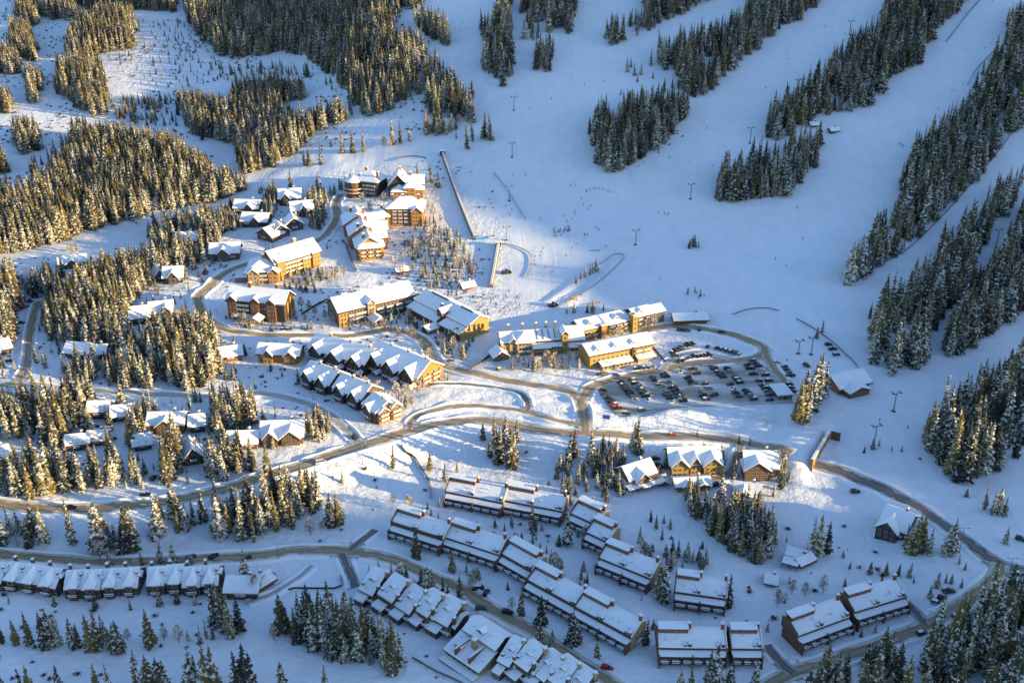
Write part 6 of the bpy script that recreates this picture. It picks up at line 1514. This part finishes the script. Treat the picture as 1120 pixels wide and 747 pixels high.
def zone_points(poly, sp, h, var, keep):
    var = var * 1.25
    P = np.array(poly, float); P = np.clip(P, [-60, -45], [1180, 800])
    # sample the outline densely and unproject for bounds
    w = ground(np.concatenate([P, (P + np.roll(P, 1, 0)) / 2]))[:, :2]
    x0, y0 = w.min(0) - 5; x1, y1 = w.max(0) + 5
    y1 = min(y1, 2300)
    nx_ = int((x1 - x0) / sp) + 1; ny_ = int((y1 - y0) / sp) + 1
    if nx_ * ny_ > 400000: return np.zeros((0, 4))
    gx, gy = np.meshgrid(np.arange(nx_), np.arange(ny_))
    x = x0 + (gx + RNG.uniform(-.42, .42, gx.shape) + .5 * (gy % 2)) * sp; y = y0 + (gy + RNG.uniform(-.42, .42, gx.shape)) * sp
    x = x.ravel(); y = y.ravel(); hh = h * RNG.uniform(1 - var * 1.3, 1 + var, x.shape)
    hh *= np.where(RNG.uniform(size=x.shape) < .12, .6, 1.0)
    z = H(x, y)
    px, py, sc = project(x, y, z); qx, qy, _ = project(x, y, z + hh * (.60 if np.mean([q[1] for q in poly]) < 630 else .45)); px2, py2, _ = project(x, y, z + hh * .12)
    jx = 9 * vnoise(x / 17, y / 17, 61) + 8 * vnoise(x / 6, y / 6, 62); px2 = px2 + jx; qx = qx + jx
    ok = poly_in(px2, py2, poly) & poly_in(qx, qy, [(a, b) for a, b in poly]) & (RNG.uniform(size=x.shape) < keep) & ~excluded(x, y)
    ok &= RNG.uniform(size=x.shape) < .25 + .75 * sstep(-.42, -.12, vnoise(x / 16, y / 16, 91))
    ok &= (px > -40) & (px < 1160) & (py < 800)
    return np.stack([x, y, z, hh], 1)[ok]

TREES = []    # x, y, z, h, zone index
for zi, (lb, poly, sp, h, var, keep) in enumerate(Z):
    for r_ in zone_points(poly, sp, h, var, keep): TREES.append((*r_, zi, 'w'))
# single conifers traced one by one: base pixel, height in pixels
SINGLE = {
 "small conifer on the open slope between the wood strips": [(686,79,17),(690,74,12),(694,83,14),(701,82,14),(712,72,20),(714,86,10),(726,101,16),(735,97,13),(697,90,8),(679,104,8)],
 "conifer by the little sign at the headland's tip": [(511,164,30),(517,155,26),(530,152,30),(537,154,32),(499,152,10)],
 "frosted conifer in a row on the ski way's upper edge": [(351,180,22),(338,182,20),(333,181,18),(374,168,24),(386,168,26),(398,166,24),(412,124,22),(430,159,30),(438,157,26),(448,155,20),(466,148,28),(475,142,26)],
 "conifer on the small island of the wide slope": [(754,272,12),(759,270,14),(764,271,11),(757,266,10)],
 "little conifer of the row on the snow park bank": [(635,305,12),(640,303,14),(645,301,14),(652,297,16),(648,299,12),(630,310,10)],
 "small conifer behind the rear lodge": [(648,342,16),(642,342,11),(628,342,12),(620,343,12),(660,340,10),(752,322,9),(760,320,8),(766,324,9)],
 "tall conifer in the clump left of the day lodge": [(873,462,48),(878,455,55),(886,448,50),(894,442,58),(900,436,42),(868,460,34),(882,462,44),(890,436,48)],
 "dark conifer of the trio on the slope by the trail hut": [(887,607,42),(893,606,44),(904,606,36)],
 "conifer beside the dark chalet on the hillside": [(993,606,34),(1000,604,44),(1007,602,40),(1016,607,30),(990,598,26)],
 "tall conifer of the pair at the hillside road": [(1034,606,34),(1040,606,40)],
 "small conifer in the group below the open run at right": [(1077,557,30),(1086,563,28),(1091,561,30),(1098,564,22),(1057,543,10),(1100,594,20)],
 "low conifer beside the corner road": [(1049,617,12),(1055,623,10),(951,627,14),(969,629,16),(982,629,14),(994,631,18),(1017,654,14),(1024,642,18),(1034,637,12),(1040,638,12),(1051,643,12),(929,622,9)],
 "low conifer below the day lodge slope": [(1012,484,16),(1017,484,14),(955,491,12),(961,488,10),(945,495,8),(975,493,7),(986,494,8),(893,370,14),(899,364,16)],
 "conifer at the right end of a townhouse pair": [(727,661,56),(722,655,40),(797,664,36)],
 "conifer in front of the lower diagonal terrace": [(570,673,28),(591,684,32),(589,710,28),(604,713,24),(626,704,34),(632,702,24),(653,720,22),(706,706,28)],
 "conifer in the courts of the upper terrace": [(620,596,36),(583,579,30),(560,577,22),(456,610,34),(452,606,26),(495,625,22),(523,632,14)],
 "conifer among the trees left of the black vans on the lower road": [(428,640,26),(438,640,30),(445,642,26),(461,648,28),(467,658,36),(474,660,38),(484,662,32),(490,664,30),(503,663,36),(404,634,16),(415,628,18)],
 "conifer at the bottom edge below the square fronted terrace": [(775,752,40),(781,756,50),(797,752,30),(825,756,36),(756,758,30),(745,760,26),(839,690,10)],
 "conifer in the bottom left row above the smooth ski trail": [(2,703,24),(18,704,28),(33,705,38),(50,708,40),(57,707,42),(64,706,36),(81,708,34),(87,708,28),(100,711,40),(108,709,42),(113,700,30),(121,708,32),(130,712,34),(125,705,26),(165,707,42),(219,702,20),(226,698,22),(233,699,16),(206,700,12)],
 "conifer along the very bottom edge at left": [(30,775,44),(38,775,48),(67,765,38),(108,765,40),(122,768,42),(155,768,56),(168,770,52),(178,770,50),(184,768,46),(212,768,58),(219,766,50),(230,775,70),(238,775,66),(262,775,62),(270,772,66),(278,770,56),(310,765,40),(356,762,34),(5,760,24)],
 "conifer beside the footpath at bottom left": [(236,685,46),(244,692,50),(252,697,44),(262,690,36),(240,675,38),(245,668,30),(270,640,40),(156,620,18),(175,618,26),(190,618,26),(120,620,22)],
 "conifer growing against the dark chalet rows": [(105,665,18),(175,662,16),(194,660,14),(214,661,14),(143,667,12),(60,662,14),(10,660,12)],
 "conifer below the chalet street and above the brown chalets": [(292,519,34),(274,505,28),(362,575,36),(371,573,34),(375,528,14),(430,512,26),(470,514,20),(486,527,22),(500,517,14)],
 "conifer left of the tall A shaped house": [(235,550,30),(182,520,38),(187,524,40),(193,500,50),(300,545,40),(312,552,44)],
 "conifer in the garden of the topmost lodges": [(472,200,22),(479,205,18),(457,195,18),(352,214,26),(347,210,22),(318,208,24),(296,211,20),(302,214,18)],
 "conifer in the lanes of the ski way chalets": [(245,240,16),(250,243,14),(283,232,14),(288,240,16),(340,222,24),(346,226,28),(352,230,26),(350,240,22),(344,246,20),(300,222,16),(224,258,40),(232,262,36),(240,258,26),(208,248,22),(196,248,26),(180,244,26),(170,252,28),(249,235,10)],
 "small tree in the group on the lower slope near the lit bank": [(610,545,10),(616,548,12),(624,552,16),(633,556,14),(640,554,10),(648,552,10),(578,534,8),(590,538,8),(600,530,7),(560,540,10),(712,570,14),(718,578,16),(724,590,14),(735,605,16),(741,608,18),(748,612,12),(757,616,16),(763,614,18),(771,618,12),(733,578,12),(726,572,10),(768,600,10)],
 "conifer beside the gold fronted chalet": [(788,503,18),(790,510,22),(729,512,18),(727,507,14),(850,510,22),(855,516,24),(858,505,20),(852,520,20),(820,487,10),(808,486,12),(762,478,10)],
}
zi0 = len(Z); ZL = [z[0] for z in Z]
for lb, lst in SINGLE.items():
    g = ground([(a, b) for a, b, c in lst]); zi = len(ZL); ZL.append(lb)
    for (a, b, c), q in zip(lst, g):
        _, _, sc = project(q[0], q[1], q[2]); f_up = sc * math.cos(math.atan2(CAM_Z - q[2], math.hypot(q[0], q[1])))
        TREES.append((q[0], q[1], q[2], max(2.5, c / float(f_up)), zi, 's'))
TR = np.array([t[:5] for t in TREES]); px, py, sc = project(TR[:, 0], TR[:, 1], TR[:, 2])
vis = (px > 4) & (px < 1116) & (py - TR[:, 3] * sc * .5 < 745) & (py > 8)
size = TR[:, 3] * sc * np.where(vis, 1, 0)
size = size * np.array([1.12 if t[5] == 's' else 1.0 for t in TREES])
order = np.argsort(-size); N_IND = 292
ind = set(order[:N_IND].tolist())
tree_n = 0
for i in order[:N_IND]:
    x, y, z, h, zi = TR[i]; k = int(RNG.integers(0, len(CON))); cr, tk, _, h0 = CON[k]
    s = h / h0; wf = RNG.uniform(.92, 1.32) * (1.0 if h > 12 else 1.25)
    o = thing('conifer_tree', ZL[int(zi)], 'tree', (x, y, z - .1), RNG.uniform(0, 6.28), ZL[int(zi)].replace('conifer', 'conifers', 1).replace('small tree', 'small trees', 1))
    o.scale = (s * wf, s * wf, s); o.rotation_euler[0] = RNG.normal() * .015; o.rotation_euler[1] = RNG.normal() * .015
    link('crown', cr, o); link('trunk', tk, o)

def scatter(name, pts, protos, label, seed=1):
    """one object: points that carry an instance each (woods nobody could count)"""
    col = bpy.data.collections.new(name + '_kinds')
    for i, me in enumerate(protos):
        o = bpy.data.objects.new(f"{name}_kind_{i}", me); col.objects.link(o)
    me = bpy.data.meshes.new(name); n = len(pts)
    me.vertices.add(n); me.vertices.foreach_set('co', np.ascontiguousarray(pts[:, :3]).ravel())
    rg = np.random.default_rng(seed)
    rot = np.stack([rg.normal(size=n) * .03, rg.normal(size=n) * .03, rg.uniform(0, 6.28, n)], 1)
    s = pts[:, 3]; w = s * rg.uniform(.92, 1.36, n)
    a = me.attributes.new('rot', 'FLOAT_VECTOR', 'POINT'); a.data.foreach_set('vector', rot.ravel())
    a = me.attributes.new('scl', 'FLOAT_VECTOR', 'POINT'); a.data.foreach_set('vector', np.stack([w, w, s], 1).ravel())
    a = me.attributes.new('pick', 'INT', 'POINT'); a.data.foreach_set('value', rg.integers(0, len(protos), n).astype(np.int32))
    me.update()
    o = link(name, me); tag(o, label, None, None, 'stuff')
    ng = bpy.data.node_groups.new(name, 'GeometryNodeTree')
    ng.interface.new_socket('Geometry', in_out='INPUT', socket_type='NodeSocketGeometry'); ng.interface.new_socket('Geometry', in_out='OUTPUT', socket_type='NodeSocketGeometry')
    N = ng.nodes; gi = N.new('NodeGroupInput'); go_ = N.new('NodeGroupOutput')
    ci = N.new('GeometryNodeCollectionInfo'); ci.inputs['Collection'].default_value = col; ci.inputs['Separate Children'].default_value = True; ci.inputs['Reset Children'].default_value = True
    ip = N.new('GeometryNodeInstanceOnPoints'); ip.inputs['Pick Instance'].default_value = True
    def attr(nm, dt):
        q = N.new('GeometryNodeInputNamedAttribute'); q.data_type = dt; q.inputs['Name'].default_value = nm; return [s_ for s_ in q.outputs if s_.enabled][0]
    er = N.new('FunctionNodeEulerToRotation'); ng.links.new(attr('rot', 'FLOAT_VECTOR'), er.inputs[0])
    L = ng.links; L.new(gi.outputs[0], ip.inputs['Points']); L.new(ci.outputs[0], ip.inputs['Instance']); L.new(attr('pick', 'INT'), ip.inputs['Instance Index']); L.new(er.outputs[0], ip.inputs['Rotation']); L.new(attr('scl', 'FLOAT_VECTOR'), ip.inputs['Scale']); L.new(ip.outputs[0], go_.inputs[0])
    md = o.modifiers.new('scatter', 'NODES'); md.node_group = ng
    return o
rest = np.array([i for i in range(len(TREES)) if i not in ind])
fp = TR[rest][:, :4].copy(); fp[:, 3] /= 20.0; fp[:, 2] -= .1
scatter('conifer_forest', fp, [c[2] for c in CON], "dense conifer forest on the slopes and round the village")
print("TREES", len(TREES), "WINDOWS", NWIN[0])

# ---- bare and frosted trees of the gardens
BT = [("frosted bare tree in the gardens of the village lodges", [(330,338),(338,340),(345,345),(322,350),(256,352),(262,356),(268,358),(275,354),(334,352),(356,350),(363,355),(366,345),(440,300),(452,296),(462,290),(470,284),(478,280),(486,276),(493,286),(500,292),(508,290),(470,262),(480,258),(492,262),(498,270),(474,272),(456,275),(447,280),(440,286),(432,292),(352,300),(358,305),(362,310),(368,300),(376,302),(345,310),(338,312),(400,216),(396,222),(410,222),(420,222),(405,232),(468,230),(474,238),(482,244),(466,222),(478,225)]),
 ("bare tree by the road in the village middle", [(468,352),(476,356),(484,360),(492,370),(500,372),(508,368),(515,364),(420,362),(428,366),(436,368),(445,366),(452,372),(460,380),(470,392),(484,386),(496,384),(503,388),(384,355),(395,352),(408,352),(420,345),(434,338),(447,350),(340,362),(352,362)]),
 ("bare tree before the mustard coloured lodges", [(566,400),(574,402),(582,401),(590,402),(598,400),(606,400),(614,398),(622,398),(630,396),(604,404),(588,405),(612,404),(660,372),(668,370),(676,369),(684,368),(698,362),(708,360),(716,358)]),
 ("bare tree between the chalet blocks", [(352,405),(360,408),(368,412),(376,416),(384,420),(400,425),(408,428),(414,432),(390,404),(396,430),(434,434),(444,438),(450,444),(456,430),(462,424),(468,416),(474,412)]),
 ("frosted tree at the edge of the upper woods", [(470,146),(478,143),(486,140),(494,138),(502,137),(510,134),(420,160),(426,162),(78,278),(84,276),(150,247),(60,258),(75,250),(80,244),(28,330),(30,322),(26,338)]),
 ("bare tree near the terraced townhouses", [(540,600),(556,605),(600,560),(606,622),(612,626),(520,640),(515,646),(560,668),(684,628),(640,588),(700,598),(705,610),(430,552),(448,560),(352,580),(340,585),(866,650),(880,652),(900,648),(858,660),(850,664)]),
 ("bare tree at the foot of the woods near the bottom left road", [(150,624),(190,630),(210,622),(60,690),(140,700),(180,700),(196,702),(280,650),(300,636),(246,640),(110,612),(20,600),(300,700)])]
for lb, pts in BT:
    for (a, b), q in zip(pts, ground(pts)):
        k = int(RNG.integers(0, 4)); s = RNG.uniform(.6, 1.2)
        o = thing('bare_tree', lb, 'bare tree', (q[0], q[1], q[2] - .1), RNG.uniform(0, 6.28), lb.replace('tree', 'trees', 1)); o.scale = (s,) * 3
        link('crown', BARE[k][0], o); link('trunk', BARE[k][1], o)

# ---- low scrub poking through the snow
def scrub_pts(poly, sp, lo, hi, keep=.6):
    w = ground(np.clip(np.array(poly, float), [-40, -30], [1160, 790]))[:, :2]; x0, y0 = w.min(0); x1, y1 = w.max(0)
    gx, gy = np.meshgrid(np.arange(x0, x1, sp), np.arange(y0, min(y1, 1900), sp))
    x = (gx + RNG.uniform(-.5, .5, gx.shape) * sp).ravel(); y = (gy + RNG.uniform(-.5, .5, gx.shape) * sp).ravel()
    ok = (RNG.uniform(size=x.shape) < keep * 1.8 * sstep(-.05, .30, vnoise(x / 26, y / 26, 77) + .35 * vnoise(x / 7, y / 7, 78)) ) & ~excluded(x, y)
    x, y = x[ok], y[ok]; z = H(x, y); px, py, _ = project(x, y, z); k = poly_in(px, py, poly)
    return np.stack([x[k], y[k], z[k] - .1, RNG.uniform(lo, hi, k.sum())], 1)
SC = [scrub_pts([(-30,-30),(470,-30),(470,140),(280,190),(0,270),(-30,270)], 6.5, .7, 2.0, .55),
      scrub_pts([(-30,290),(240,250),(480,170),(540,200),(540,330),(480,400),(330,470),(0,560),(-30,560)], 5.5, .5, 1.4, .5),
      scrub_pts([(-30,560),(400,500),(450,600),(300,660),(280,747),(-30,747)], 9, .6, 1.8, .45),
      scrub_pts([(520,480),(720,500),(740,620),(560,640),(430,560)], 7, .6, 1.7, .4),
      scrub_pts([(300,610),(560,640),(700,760),(420,760),(300,640)], 7, .6, 1.6, .4),
      scrub_pts([(840,560),(1010,590),(1030,640),(870,690),(840,740),(800,700),(700,640),(760,610)], 8, .6, 1.6, .35),
      scrub_pts([(460,240),(525,240),(525,330),(470,330),(440,290)], 4, .4, 1.1, .5),
      scrub_pts([(655,100),(770,90),(760,140),(700,190),(650,190)], 7, .7, 1.6, .5),
      scrub_pts([(1010,390),(1120,390),(1120,600),(1040,580),(1000,500)], 10, .6, 1.5, .25)]
sp_ = np.concatenate(SC); print("SCRUB", len(sp_))
scatter('scrub_undergrowth', sp_, BUSH, "low leafless scrub poking out of the snow", 5)
